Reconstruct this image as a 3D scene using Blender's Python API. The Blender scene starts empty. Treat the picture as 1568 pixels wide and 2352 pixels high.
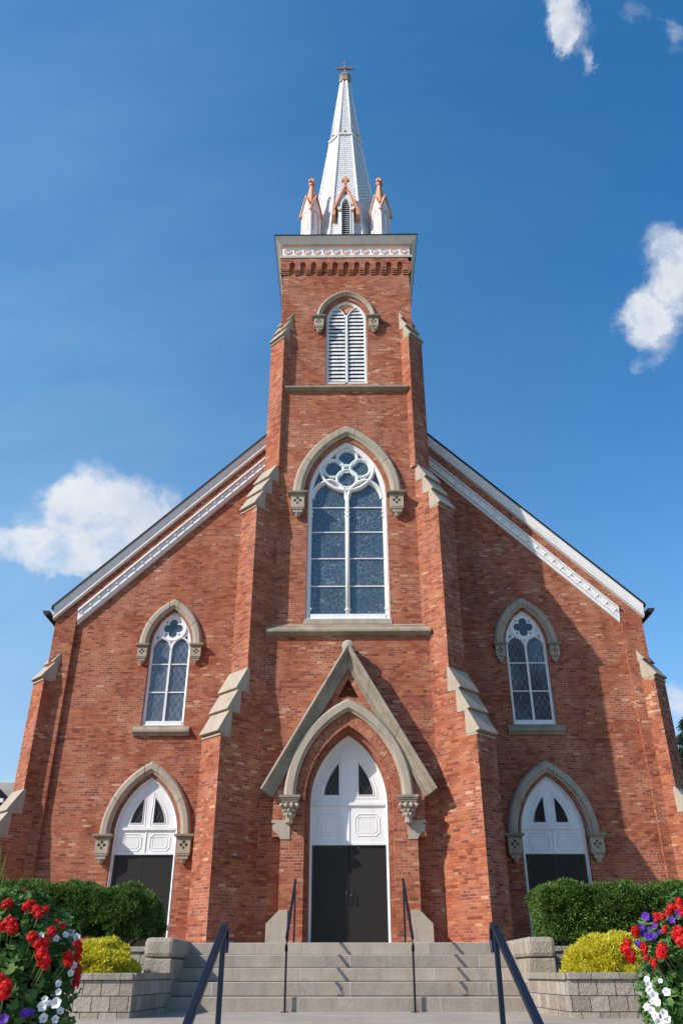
import bpy, math, random
import numpy as np
from mathutils import Vector, Matrix, noise as mnoise
from mathutils.geometry import tessellate_polygon
R = math.radians
random.seed(7); rng = np.random.default_rng(7)
scn = bpy.context.scene
col = scn.collection
# ------------------------------------------------------------------ camera
CAMZ = .436; PITCH = R(29.6); YAW = R(.508); FPX = 1863.
cd = bpy.data.cameras.new('camera'); cam = bpy.data.objects.new('camera', cd); col.objects.link(cam)
cam.location = (0, 0, CAMZ); cam.rotation_euler = (math.pi/2 + PITCH, R(.06), YAW)
cd.sensor_fit = 'VERTICAL'; cd.sensor_height = 36; cd.sensor_width = 24; cd.lens = FPX/2352*36
cd.clip_start = .05; cd.clip_end = 3000
scn.camera = cam
scn.render.resolution_x = 682; scn.render.resolution_y = 1024
def ray(x, y):
    u = (x-784)/FPX; v = -(y-1176)/FPX
    d = Vector((u, math.cos(PITCH)-v*math.sin(PITCH), math.sin(PITCH)+v*math.cos(PITCH)))
    return (Matrix.Rotation(YAW, 3, 'Z') @ d).normalized()
def spot(x, y, Y):
    d = ray(x, y); s = Y/d.y
    return Vector((d.x*s, Y, d.z*s+CAMZ))
# ------------------------------------------------------------------ sun, sky, exposure
SUN_AZ = R(59.3); SUN_EL = R(35.2)          # azimuth measured from straight behind the camera towards its left
sd = Vector((-math.sin(SUN_AZ)*math.cos(SUN_EL), -math.cos(SUN_AZ)*math.cos(SUN_EL), math.sin(SUN_EL)))
sl = bpy.data.lights.new('sun', 'SUN'); sl.energy = 3.65; sl.angle = R(.53); sl.color = (1, .93, .84)
so = bpy.data.objects.new('sun', sl); so.rotation_euler = sd.to_track_quat('Z', 'Y').to_euler(); col.objects.link(so)
w = bpy.data.worlds.new('World'); scn.world = w; w.use_nodes = True
def N(nt, t, **k):
    n = nt.nodes.new(t)
    for a, b in k.items():
        if a == 'inp':
            for i, v in b.items(): n.inputs[i].default_value = v
        else: setattr(n, a, b)
    return n
nt = w.node_tree; nt.nodes.clear(); L = nt.links.new
sky = N(nt, 'ShaderNodeTexSky', sky_type='NISHITA', sun_disc=False, sun_elevation=SUN_EL, sun_rotation=math.pi+SUN_AZ,
        altitude=200, air_density=1.15, dust_density=.55, ozone_density=2.4)
hsv = N(nt, 'ShaderNodeHueSaturation', inp={'Saturation': 1.43, 'Value': .90}); L(sky.outputs[0], hsv.inputs['Color'])
tc = N(nt, 'ShaderNodeTexCoord')
def M(op, a, b=None, c=None, clamp=False):
    n = N(nt, 'ShaderNodeMath', operation=op, use_clamp=clamp)
    for i, v in enumerate((a, b, c)):
        if v is None: continue
        if isinstance(v, (int, float)): n.inputs[i].default_value = v
        else: L(v, n.inputs[i])
    return n.outputs[0]
def dot(vec, c):
    n = N(nt, 'ShaderNodeVectorMath', operation='DOT_PRODUCT'); L(vec, n.inputs[0]); n.inputs[1].default_value = c
    return n.outputs['Value']
nz = N(nt, 'ShaderNodeTexNoise', inp={'Scale': 9., 'Detail': 9., 'Roughness': .62}); L(tc.outputs['Generated'], nz.inputs['Vector'])
sub = N(nt, 'ShaderNodeVectorMath', operation='SUBTRACT'); L(nz.outputs['Color'], sub.inputs[0]); sub.inputs[1].default_value = (.5, .5, .5)
scl = N(nt, 'ShaderNodeVectorMath', operation='SCALE'); L(sub.outputs[0], scl.inputs[0]); scl.inputs['Scale'].default_value = .10
add = N(nt, 'ShaderNodeVectorMath', operation='ADD'); L(tc.outputs['Generated'], add.inputs[0]); L(scl.outputs[0], add.inputs[1])
dv = add.outputs[0]
nz2 = N(nt, 'ShaderNodeTexNoise', inp={'Scale': 15., 'Detail': 12., 'Roughness': .64, 'Distortion': .5}); L(tc.outputs['Generated'], nz2.inputs['Vector'])
total = None
#        x, y, half width, half height (photo pixels), tilt, density
CL = [(212, 1165, 62, 78, -.1, 1.25), (330, 1185, 85, 52, -.15, 1.2), (235, 1240, 150, 62, 0, 1.25), (75, 1272, 110, 36, .0, 1.1), (215, 1295, 150, 40, 0, .75), (150, 1150, 50, 40, 0, .7),
      (0, 1398, 30, 22, 0, .6),
      (1552, 590, 48, 92, .5, 1.15), (1520, 690, 52, 62, .6, 1.15), (1470, 745, 50, 42, .5, 1.1), (1508, 790, 42, 50, .2, .75), (1480, 850, 16, 20, 0, .4),
      (1296, 10, 34, 78, .0, 1.35), (1350, 40, 46, 90, -.1, .72), (1300, 95, 40, 30, .4, .5), (1372, 148, 24, 14, .6, .55), (1535, 30, 34, 80, .7, .55), (1560, 95, 24, 50, .3, .35),
      (1562, 1640, 34, 52, .4, 1.0), (5, 1825, 60, 30, 0, 1.2)]
for x, y, a, b, tilt, dens in CL:
    C = ray(x, y); U = C.cross(Vector((0, 0, 1))).normalized(); V = U.cross(C).normalized()
    cs, sn = math.cos(tilt), math.sin(tilt)
    U2 = U*cs+V*sn; V2 = V*cs-U*sn
    k = (C @ (Matrix.Rotation(YAW, 3, 'Z') @ Vector((0, math.cos(PITCH), math.sin(PITCH)))))   # pixels -> angle at that place
    ax = a/FPX*k; bx = b/FPX*k
    u = M('DIVIDE', dot(dv, U2), ax); v = M('DIVIDE', dot(dv, V2), bx)
    r = M('SQRT', M('ADD', M('MULTIPLY', u, u), M('MULTIPLY', v, v)))
    m = M('MULTIPLY', M('SUBTRACT', 1.6, r), dens*.85, clamp=True)
    m = M('MULTIPLY', m, M('GREATER_THAN', dot(tc.outputs['Generated'], C), 0.))
    total = m if total is None else M('ADD', total, m)
total = M('MINIMUM', total, 1.25)
dens = M('MULTIPLY', M('SUBTRACT', M('ADD', M('MULTIPLY', total, 1.05), M('MULTIPLY', M('SUBTRACT', nz2.outputs['Fac'], .5), 3.1)), .34), .95, clamp=True)
dens = M('MULTIPLY', M('MULTIPLY', dens, M('MULTIPLY', total, 1.1, clamp=True)), .93, clamp=True)
# thin even high veil on the sunward side
veil = None
for x, y, a, b, d_ in ((-500, 1300, 1150, 1500, .62), (-400, 1900, 1300, 700, .45)):
    C = ray(x, y); U = C.cross(Vector((0, 0, 1))).normalized(); V = U.cross(C).normalized()
    u = M('DIVIDE', dot(tc.outputs['Generated'], U), a/FPX); v = M('DIVIDE', dot(tc.outputs['Generated'], V), b/FPX)
    q = M('MULTIPLY', M('POWER', 2.718, M('MULTIPLY', M('ADD', M('MULTIPLY', u, u), M('MULTIPLY', v, v)), -1.4)), d_)
    q = M('MULTIPLY', q, M('GREATER_THAN', dot(tc.outputs['Generated'], C), 0.)); veil = q if veil is None else M('ADD', veil, q)
vm = N(nt, 'ShaderNodeMapping'); vm.inputs['Rotation'].default_value = (.3, .5, .6); vm.inputs['Scale'].default_value = (2.2, 9., 5.); L(tc.outputs['Generated'], vm.inputs[0])
vn = N(nt, 'ShaderNodeTexNoise', inp={'Scale': 1.3, 'Detail': 8., 'Roughness': .55}); L(vm.outputs[0], vn.inputs['Vector'])
veil = M('MULTIPLY', veil, M('MULTIPLY_ADD', vn.outputs['Fac'], 1.5, .25), clamp=True)
# other clouds all round, behind the camera too, so that glass has something to reflect
vmix = N(nt, 'ShaderNodeMixRGB'); L(M('MULTIPLY', veil, .62), vmix.inputs[0]); L(hsv.outputs[0], vmix.inputs[1]); vmix.inputs[2].default_value = (1.75, 3.1, 4.6, 1)
sepz = N(nt, 'ShaderNodeSeparateXYZ'); L(tc.outputs['Generated'], sepz.inputs[0])
hz = M('MULTIPLY', M('POWER', 2.718, M('MULTIPLY', M('MAXIMUM', sepz.outputs[2], 0.), -4.2)), .62)
hmix = N(nt, 'ShaderNodeMixRGB'); L(hz, hmix.inputs[0]); L(vmix.outputs[0], hmix.inputs[1]); hmix.inputs[2].default_value = (2.9, 3.5, 4.1, 1)
cloudc = N(nt, 'ShaderNodeMixRGB'); L(M('MULTIPLY_ADD', nz.outputs['Fac'], 2.4, -.75, clamp=True), cloudc.inputs[0]); cloudc.inputs[1].default_value = (3.0, 3.35, 3.9, 1); cloudc.inputs[2].default_value = (4.5, 4.6, 4.75, 1)
cmix = N(nt, 'ShaderNodeMixRGB'); L(dens, cmix.inputs[0]); L(hmix.outputs[0], cmix.inputs[1]); L(cloudc.outputs[0], cmix.inputs[2])
bg = N(nt, 'ShaderNodeBackground', inp={'Strength': .135}); L(cmix.outputs[0], bg.inputs[0])
wo = N(nt, 'ShaderNodeOutputWorld'); L(bg.outputs[0], wo.inputs[0])
scn.view_settings.view_transform = 'Standard'; scn.view_settings.look = 'None'
scn.view_settings.exposure = 0.59; scn.view_settings.gamma = 1
# ------------------------------------------------------------------ materials
def newmat(name):
    m = bpy.data.materials.new(name); m.use_nodes = True; t = m.node_tree
    return m, t, t.nodes['Principled BSDF']
def lk(t, a, b): t.links.new(a, b)
def ramp(t, src, stops, interp='LINEAR'):
    n = t.nodes.new('ShaderNodeValToRGB'); n.color_ramp.interpolation = interp
    e = n.color_ramp.elements
    while len(e) < len(stops): e.new(.5)
    for i, (p, c) in enumerate(stops): e[i].position = p; e[i].color = (*c, 1) if len(c) == 3 else c
    lk(t, src, n.inputs[0]); return n.outputs[0]
def mixc(t, f, a, b, mode='MIX'):
    n = t.nodes.new('ShaderNodeMixRGB'); n.blend_type = mode
    for i, v in enumerate((f, a, b)):
        if isinstance(v, (int, float)): n.inputs[i].default_value = v
        elif isinstance(v, tuple): n.inputs[i].default_value = (*v, 1)
        else: lk(t, v, n.inputs[i])
    return n.outputs[0]
def mth(t, op, a, b, clamp=False):
    n = t.nodes.new('ShaderNodeMath'); n.operation = op; n.use_clamp = clamp
    for i, v in enumerate((a, b)):
        if isinstance(v, (int, float)): n.inputs[i].default_value = v
        else: lk(t, v, n.inputs[i])
    return n.outputs[0]
def coord(t, kind='Object'):
    return t.nodes.new('ShaderNodeTexCoord').outputs[kind]
def noi(t, vec, scale, detail=5, rough=.6):
    n = t.nodes.new('ShaderNodeTexNoise'); n.inputs['Scale'].default_value = scale; n.inputs['Detail'].default_value = detail
    n.inputs['Roughness'].default_value = rough
    if vec is not None: lk(t, vec, n.inputs['Vector'])
    return n.outputs['Fac']
def bump(t, b, h, dist, strength=1):
    n = t.nodes.new('ShaderNodeBump'); n.inputs['Distance'].default_value = dist; n.inputs['Strength'].default_value = strength
    lk(t, h, n.inputs['Height']); lk(t, n.outputs[0], b.inputs['Normal'])
def brickmat(name, bw=.212, rh=.0662, ms=.0058, stops=None, mort=((.17,.10,.068),(.50,.40,.32)), squash=True, soft=.35, bmp=.008):
    m, t, b = newmat(name)
    uv = coord(t, 'UV')
    # hand-laid unevenness
    jn = t.nodes.new('ShaderNodeTexNoise'); jn.inputs['Scale'].default_value = 2.3; jn.inputs['Detail'].default_value = 3; lk(t, uv, jn.inputs['Vector'])
    js = t.nodes.new('ShaderNodeVectorMath'); js.operation = 'MULTIPLY_ADD'; lk(t, jn.outputs['Color'], js.inputs[0]); js.inputs[1].default_value = (.03, .012, 0); lk(t, uv, js.inputs[2])
    br = t.nodes.new('ShaderNodeTexBrick'); lk(t, js.outputs[0], br.inputs['Vector'])
    br.offset = .5; br.offset_frequency = 2
    if squash: br.squash = .5; br.squash_frequency = 6
    for k, v in (('Scale', 1), ('Mortar Size', ms), ('Mortar Smooth', .3), ('Bias', 0), ('Brick Width', bw), ('Row Height', rh)): br.inputs[k].default_value = v
    br.inputs['Color1'].default_value = (0, 0, 0, 1); br.inputs['Color2'].default_value = (1, 1, 1, 1); br.inputs['Mortar'].default_value = (.5, .5, .5, 1)
    stops = stops or [(0, (.21, .052, .032)), (.085, (.29, .072, .038)), (.32, (.37, .098, .047)), (.60, (.42, .120, .057)), (.83, (.45, .158, .082)), (.915, (.49, .148, .055)), (.975, (.495, .21, .115)), (1, (.59, .33, .19))]
    big = noi(t, uv, .45, 4); fine = noi(t, uv, 55, 3)
    rnd = mth(t, 'ADD', br.outputs['Color'], mth(t, 'MULTIPLY', mth(t, 'SUBTRACT', big, .5), .40), True)
    c = ramp(t, rnd, stops)
    c = mixc(t, .55, c, ramp(t, fine, [(.3, (.62, .62, .62)), (.7, (1.12, 1.1, 1.08))]), 'MULTIPLY')
    c = mixc(t, .55, c, ramp(t, noi(t, uv, .28, 5, .65), [(.3, (.72, .66, .66)), (.5, (1, 1, 1)), (.75, (1.12, 1.16, 1.16))]), 'MULTIPLY')
    mpz = t.nodes.new('ShaderNodeMapping'); mpz.inputs['Scale'].default_value = (1.6, .16, 1); lk(t, uv, mpz.inputs[0])
    c = mixc(t, .7, c, ramp(t, noi(t, mpz.outputs[0], 1.5, 5, .6), [(.30, (.60, .58, .60)), (.48, (1, 1, 1)), (.8, (1.08, 1.1, 1.1))]), 'MULTIPLY')
    pt = noi(t, uv, .9, 6, .7)
    mc = ramp(t, pt, [(.42, mort[0]), (.60, mort[1])])
    c = mixc(t, mth(t, 'MULTIPLY', br.outputs['Fac'], .9), c, mc)
    lk(t, c, b.inputs['Base Color']); b.inputs['Roughness'].default_value = .88; b.inputs['Specular IOR Level'].default_value = .25
    h = mth(t, 'ADD', mth(t, 'MULTIPLY', br.outputs['Fac'], -1), mth(t, 'ADD', mth(t, 'MULTIPLY', fine, .35), mth(t, 'MULTIPLY', br.outputs['Color'], .3)))
    bump(t, b, h, bmp)
    return m
BRICK = brickmat('brick')
VOUS = brickmat('arch_brick', bw=.11, rh=.072, squash=False)
def stonemat(name, base, dark, scale=1.2, joints=None, rough=.85, bd=.006):
    m, t, b = newmat(name); o = coord(t)
    n1 = noi(t, o, scale, 6, .65); n2 = noi(t, o, 28, 5, .7); n3 = noi(t, o, 140, 2)
    mp = t.nodes.new('ShaderNodeMapping'); mp.inputs['Scale'].default_value = (5, 5, .8); lk(t, o, mp.inputs[0])
    st = noi(t, mp.outputs[0], 1.3, 5, .6)
    c = mixc(t, ramp(t, n1, [(.35, (0, 0, 0)), (.68, (1, 1, 1))]), dark, base)
    c = mixc(t, .5, c, ramp(t, st, [(.32, (.68, .66, .63)), (.5, (.98, .98, .97)), (.65, (1.06, 1.05, 1.04))]), 'MULTIPLY')
    c = mixc(t, .5, c, ramp(t, n2, [(.3, (.75, .75, .74)), (.7, (1.1, 1.1, 1.1))]), 'MULTIPLY')
    c = mixc(t, .25, c, ramp(t, n3, [(.35, (.6, .6, .6)), (.65, (1.2, 1.2, 1.2))]), 'MULTIPLY')
    h = n2
    if joints:
        uv = coord(t, 'UV'); br = t.nodes.new('ShaderNodeTexBrick'); lk(t, uv, br.inputs['Vector']); br.offset = joints[3]
        for k, v in (('Scale', 1), ('Mortar Size', joints[2]), ('Mortar Smooth', .2), ('Brick Width', joints[0]), ('Row Height', joints[1])): br.inputs[k].default_value = v
        br.inputs['Color1'].default_value = (.82, .82, .82, 1); br.inputs['Color2'].default_value = (1.1, 1.09, 1.07, 1); br.inputs['Mortar'].default_value = (1, 1, 1, 1)
        c = mixc(t, 1., c, br.outputs['Color'], 'MULTIPLY')
        c = mixc(t, mth(t, 'MULTIPLY', br.outputs['Fac'], .8), c, joints[4])
        h = mth(t, 'SUBTRACT', n2, br.outputs['Fac'])
    lk(t, c, b.inputs['Base Color']); b.inputs['Roughness'].default_value = rough; b.inputs['Specular IOR Level'].default_value = .3
    bump(t, b, h, bd); return m
STONE = stonemat('sandstone', (.455, .38, .30), (.385, .32, .25))
STONEW = stonemat('weathered_sandstone', (.38, .32, .245), (.25, .21, .155), scale=2.2)
STEP = stonemat('step_stone', (.43, .365, .30), (.33, .28, .235), scale=1.7, joints=(1.83, .1644, .007, .37, (.48, .45, .40)))
CHEEK = stonemat('cheek_stone', (.47, .40, .32), (.35, .29, .23), scale=2.5, bd=.03)
PAVE = stonemat('paving', (.44, .375, .30), (.33, .285, .235), scale=1.4, bd=.004)
CONC = stonemat('pale_concrete', (.56, .52, .46), (.47, .43, .38), scale=.6, bd=.003)
def paint(name, c, rough=.5, dirt=.25, spec=.4, metallic=0, dscale=3.):
    m, t, b = newmat(name); o = coord(t)
    mp = t.nodes.new('ShaderNodeMapping'); mp.inputs['Scale'].default_value = (1, 1, .35); lk(t, o, mp.inputs[0])
    n = noi(t, mp.outputs[0], dscale, 7, .7)
    lo = tuple(v*(1-dirt) for v in c)
    cc = mixc(t, ramp(t, n, [(.36, (0, 0, 0)), (.58, (1, 1, 1))]), lo, c)
    lk(t, cc, b.inputs['Base Color']); b.inputs['Roughness'].default_value = rough; b.inputs['Specular IOR Level'].default_value = spec; b.inputs['Metallic'].default_value = metallic
    bump(t, b, noi(t, o, 40, 3), .0015); return m
WHITE = paint('white_paint', (.78, .77, .76), dirt=.10)
GREYW = paint('grey_white_paint', (.70, .65, .58), dirt=.14)
SALMON = paint('salmon_paint', (.72, .31, .16), dirt=.2)
COPPER = paint('copper_paint', (.42, .17, .10), dirt=.25)
BLACKM = paint('black_metal', (.010, .011, .014), rough=.32, dirt=.1, spec=.6)
RAILM = paint('rail_paint', (.020, .032, .055), rough=.42, dirt=.1, spec=.3, metallic=.75)
DOORM = paint('dark_door', (.021, .017, .014), rough=.5, dirt=.12, spec=.28, dscale=1.2)
ROOFM = paint('dark_roof', (.022, .021, .022), rough=.8, dirt=.2)
LOUV = paint('louver_paint', (.72, .72, .72), dirt=.3, dscale=6)
VOID = paint('gap_shade', (.008, .008, .009), rough=.9, dirt=.1, spec=.1)  # near-black for the shade in corbel gaps and behind louvers
JOINT = paint('dark_joint', (.12, .10, .075), rough=.95, dirt=.3, spec=.1)
CHROME = paint('lock_metal', (.6, .6, .6), rough=.25, dirt=.05, metallic=1)
def sidingmat():
    m, t, b = newmat('white_siding'); uv = coord(t, 'UV'); o = coord(t)
    br = t.nodes.new('ShaderNodeTexBrick'); lk(t, uv, br.inputs['Vector']); br.offset = .37
    for k, v in (('Scale', 1), ('Mortar Size', .016), ('Mortar Smooth', .4), ('Brick Width', 1.4), ('Row Height', .15)): br.inputs[k].default_value = v
    br.inputs['Color1'].default_value = (.0, .0, .0, 1); br.inputs['Color2'].default_value = (1, 1, 1, 1)
    br2 = t.nodes.new('ShaderNodeTexBrick'); lk(t, uv, br2.inputs['Vector']); br2.offset = .37
    for k, v in (('Scale', 1), ('Mortar Size', 0), ('Brick Width', .2), ('Row Height', .15)): br2.inputs[k].default_value = v
    br2.inputs['Color1'].default_value = (0, 0, 0, 1); br2.inputs['Color2'].default_value = (1, 1, 1, 1)
    c = mixc(t, ramp(t, noi(t, o, 5, 6, .7), [(.4, (0, 0, 0)), (.6, (1, 1, 1))]), (.60, .59, .59), (.74, .735, .73))
    chip = ramp(t, mth(t, 'MULTIPLY', br2.outputs['Color'], noi(t, o, 11, 4, .7)), [(.63, (0, 0, 0)), (.655, (1, 1, 1))])
    c = mixc(t, chip, c, (.22, .12, .09))
    c = mixc(t, mth(t, 'MULTIPLY', br.outputs['Fac'], .62), c, (.26, .18, .15))
    lk(t, c, b.inputs['Base Color']); b.inputs['Roughness'].default_value = .6
    bump(t, b, mth(t, 'MULTIPLY', br.outputs['Fac'], -1), .02); return m
SIDING = sidingmat()
def glassmat(name, kind, tint):
    m, t, b = newmat(name); uv = coord(t, 'UV')
    wob = t.nodes.new('ShaderNodeTexNoise'); wob.inputs['Scale'].default_value = 1.4; lk(t, uv, wob.inputs['Vector'])
    if kind == 'stained':
        vs = []
        for sc, wd in ((6.0, .040), (9.0, .05)):
            v = t.nodes.new('ShaderNodeTexVoronoi'); v.feature = 'DISTANCE_TO_EDGE'; v.inputs['Scale'].default_value = sc; v.inputs['Randomness'].default_value = .85
            lk(t, uv, v.inputs['Vector']); vs.append(ramp(t, v.outputs['Distance'], [(wd*.45, (1, 1, 1)), (wd, (0, 0, 0))]))
        ln = mixc(t, ramp(t, noi(t, uv, 1.1, 2), [(.5, (0, 0, 0)), (.52, (1, 1, 1))]), vs[0], vs[1])
        fade = ramp(t, noi(t, uv, 1.3, 4), [(.35, (.08, .08, .08)), (.65, (.5, .5, .5))])
        cell = t.nodes.new('ShaderNodeTexVoronoi'); cell.inputs['Scale'].default_value = 3.6; cell.inputs['Randomness'].default_value = .85; lk(t, uv, cell.inputs['Vector'])
        base = mixc(t, .4, mixc(t, noi(t, uv, .9, 4), tint, tuple(v*2.1+.01 for v in tint)), mixc(t, .75, cell.outputs['Color'], (.05, .09, .14)), 'SOFT_LIGHT')
        base = mixc(t, ramp(t, noi(t, uv, 1.7, 5, .65), [(.58, (0, 0, 0)), (.85, (.35, .35, .35))]), base, (.11, .145, .18))
        lead = (.34, .39, .42)
    else:
        sp = t.nodes.new('ShaderNodeSeparateXYZ'); lk(t, uv, sp.inputs[0])
        px, pz = (.175, .30) if kind == 'diamond' else (.125, .20)
        a = mth(t, 'DIVIDE', sp.outputs[0], px); c_ = mth(t, 'DIVIDE', sp.outputs[1], pz)
        def tri(s):
            f = mth(t, 'FRACT', mth(t, 'ADD', s, 100.), 0.)
            return mth(t, 'ABSOLUTE', mth(t, 'SUBTRACT', f, .5), 0.)
        d1 = tri(mth(t, 'ADD', a, c_)); d2 = tri(mth(t, 'SUBTRACT', a, c_))
        mx = mth(t, 'MAXIMUM', d1, d2); wd = .04 if kind == 'diamond' else .055
        ln = ramp(t, mx, [(.5-wd, (0, 0, 0)), (.5-wd*.5, (1, 1, 1))])
        fade = ramp(t, noi(t, uv, 1.6, 3), [(.35, (.15, .15, .15)), (.65, (.7, .7, .7))])
        fl = t.nodes.new('ShaderNodeVectorMath'); fl.operation = 'FLOOR'
        cm = t.nodes.new('ShaderNodeCombineXYZ'); lk(t, mth(t, 'ADD', mth(t, 'ADD', a, c_), .5), cm.inputs[0]); lk(t, mth(t, 'ADD', mth(t, 'SUBTRACT', a, c_), .5), cm.inputs[1]); lk(t, cm.outputs[0], fl.inputs[0])
        wn = t.nodes.new('ShaderNodeTexWhiteNoise'); lk(t, fl.outputs[0], wn.inputs['Vector'])
        base = mixc(t, wn.outputs['Value'], tint, tuple(v*1.9+.004 for v in tint))
        if kind == 'diamond': base = mixc(t, .5, base, mixc(t, wn.outputs['Value'], (.06, .07, .08), (.11, .09, .095)))
        lead = (.42, .45, .46) if kind == 'diamond' else (.17, .16, .14)
    c = mixc(t, mth(t, 'MULTIPLY', ln, fade), base, lead)
    lk(t, c, b.inputs['Base Color']); b.inputs['Roughness'].default_value = .07; b.inputs['IOR'].default_value = 1.6; b.inputs['Specular IOR Level'].default_value = .7
    if kind == 'dark': b.inputs['Specular IOR Level'].default_value = .15
    b.inputs['Coat Weight'].default_value = .25 if kind != 'dark' else 0; b.inputs['Coat Roughness'].default_value = .03
    n = t.nodes.new('ShaderNodeBump'); n.inputs['Distance'].default_value = .004; lk(t, noi(t, uv, 1.2, 2), n.inputs['Height']); lk(t, n.outputs[0], b.inputs['Normal'])
    return m
GLASS_S = glassmat('stained_glass', 'stained', (.038, .054, .066))
GLASS_D = glassmat('leaded_glass', 'diamond', (.040, .052, .060))
GLASS_K = glassmat('dark_leaded_glass', 'dark', (.012, .010, .010))
GLASS_P = paint('plain_glass', (.06, .085, .105), rough=.08, dirt=.1, spec=.6)
def blockmat():
    m, t, b = newmat('split_face_block'); uv = coord(t, 'UV'); o = coord(t)
    br = t.nodes.new('ShaderNodeTexBrick'); lk(t, uv, br.inputs['Vector']); br.offset = .45
    for k, v in (('Scale', 1), ('Mortar Size', .0045), ('Mortar Smooth', .3), ('Brick Width', .205), ('Row Height', .153)): br.inputs[k].default_value = v
    br.inputs['Color1'].default_value = (0, 0, 0, 1); br.inputs['Color2'].default_value = (1, 1, 1, 1)
    c = ramp(t, br.outputs['Color'], [(0, (.31, .25, .20)), (.5, (.39, .33, .27)), (1, (.46, .41, .345))])
    n1 = noi(t, o, 60, 5, .75); n2 = noi(t, o, 14, 4, .6)
    c = mixc(t, .7, c, ramp(t, n1, [(.3, (.55, .54, .52)), (.7, (1.25, 1.24, 1.22))]), 'MULTIPLY')
    c = mixc(t, br.outputs['Fac'], c, (.035, .03, .028))
    lk(t, c, b.inputs['Base Color']); b.inputs['Roughness'].default_value = .95
    bump(t, b, mth(t, 'SUBTRACT', mth(t, 'ADD', mth(t, 'MULTIPLY', n1, .5), n2), mth(t, 'MULTIPLY', br.outputs['Fac'], 1.5)), .03); return m
BLOCK = blockmat()
BLOCKCAP = stonemat('block_cap', (.40, .36, .30), (.30, .265, .22), scale=3, joints=(.31, 5., .004, .3, (.05, .045, .04)), bd=.02)
def leafmat(name, a, b_, c_, trans=.25, rough=.55, scale=6):
    m, t, b = newmat(name); o = coord(t)
    g = t.nodes.new('ShaderNodeNewGeometry')
    f = mth(t, 'ADD', mth(t, 'MULTIPLY', g.outputs['Random Per Island'], .6), mth(t, 'MULTIPLY', noi(t, o, scale, 3), .5))
    c = ramp(t, f, [(.2, a), (.55, b_), (.9, c_)])
    lk(t, c, b.inputs['Base Color']); b.inputs['Roughness'].default_value = rough; b.inputs['Specular IOR Level'].default_value = .3
    tr = t.nodes.new('ShaderNodeBsdfTranslucent'); lk(t, c, tr.inputs[0]); mx = t.nodes.new('ShaderNodeMixShader'); mx.inputs[0].default_value = trans
    lk(t, b.outputs[0], mx.inputs[1]); lk(t, tr.outputs[0], mx.inputs[2]); lk(t, mx.outputs[0], t.nodes['Material Output'].inputs[0]); return m
YEW = leafmat('yew_needles', (.020, .052, .010), (.070, .140, .022), (.21, .33, .070))
GOLD = leafmat('gold_foliage', (.26, .28, .015), (.70, .62, .035), (.90, .80, .12), trans=.4)
GLEAF = leafmat('geranium_leaves', (.03, .09, .022), (.09, .20, .045), (.20, .33, .10), trans=.4)
REDP = leafmat('red_petals', (.30, .001, .003), (.58, .004, .006), (.80, .02, .015), trans=.15, rough=.6)
WHITEP = leafmat('white_petals', (.70, .70, .74), (.80, .80, .84), (.86, .86, .88), trans=.3)
PURP = leafmat('purple_petals', (.035, .008, .18), (.07, .015, .30), (.14, .04, .42), trans=.25)
BLADE = leafmat('blade_leaves', (.07, .12, .02), (.13, .20, .03), (.25, .32, .08))
EVG = leafmat('spruce_needles', (.012, .035, .022), (.025, .06, .035), (.06, .12, .06))
OAKL = leafmat('tree_leaves', (.03, .05, .012), (.06, .09, .02), (.13, .13, .03))
BARK = stonemat('bark', (.10, .07, .045), (.05, .035, .025), scale=6, bd=.02)
YEYE = paint('flower_eye', (.35, .33, .05), dirt=.1)
CORE = paint('shrub_shade', (.012, .016, .008), rough=1, dirt=.3, spec=0)  # near-black green, shade between the leaves put into the colour
STEMM = paint('green_stems', (.12, .17, .05), dirt=.2)
SOIL = stonemat('mulch', (.075, .05, .035), (.03, .02, .015), scale=8, bd=.03)
GRASS = stonemat('grass_ground', (.07, .11, .03), (.04, .07, .02), scale=3, bd=.03)
POT = paint('planter_concrete', (.33, .30, .26), rough=.9, dirt=.3)
HWALL = stonemat('neighbour_stucco', (.50, .47, .42), (.42, .40, .36), scale=.6)
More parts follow.
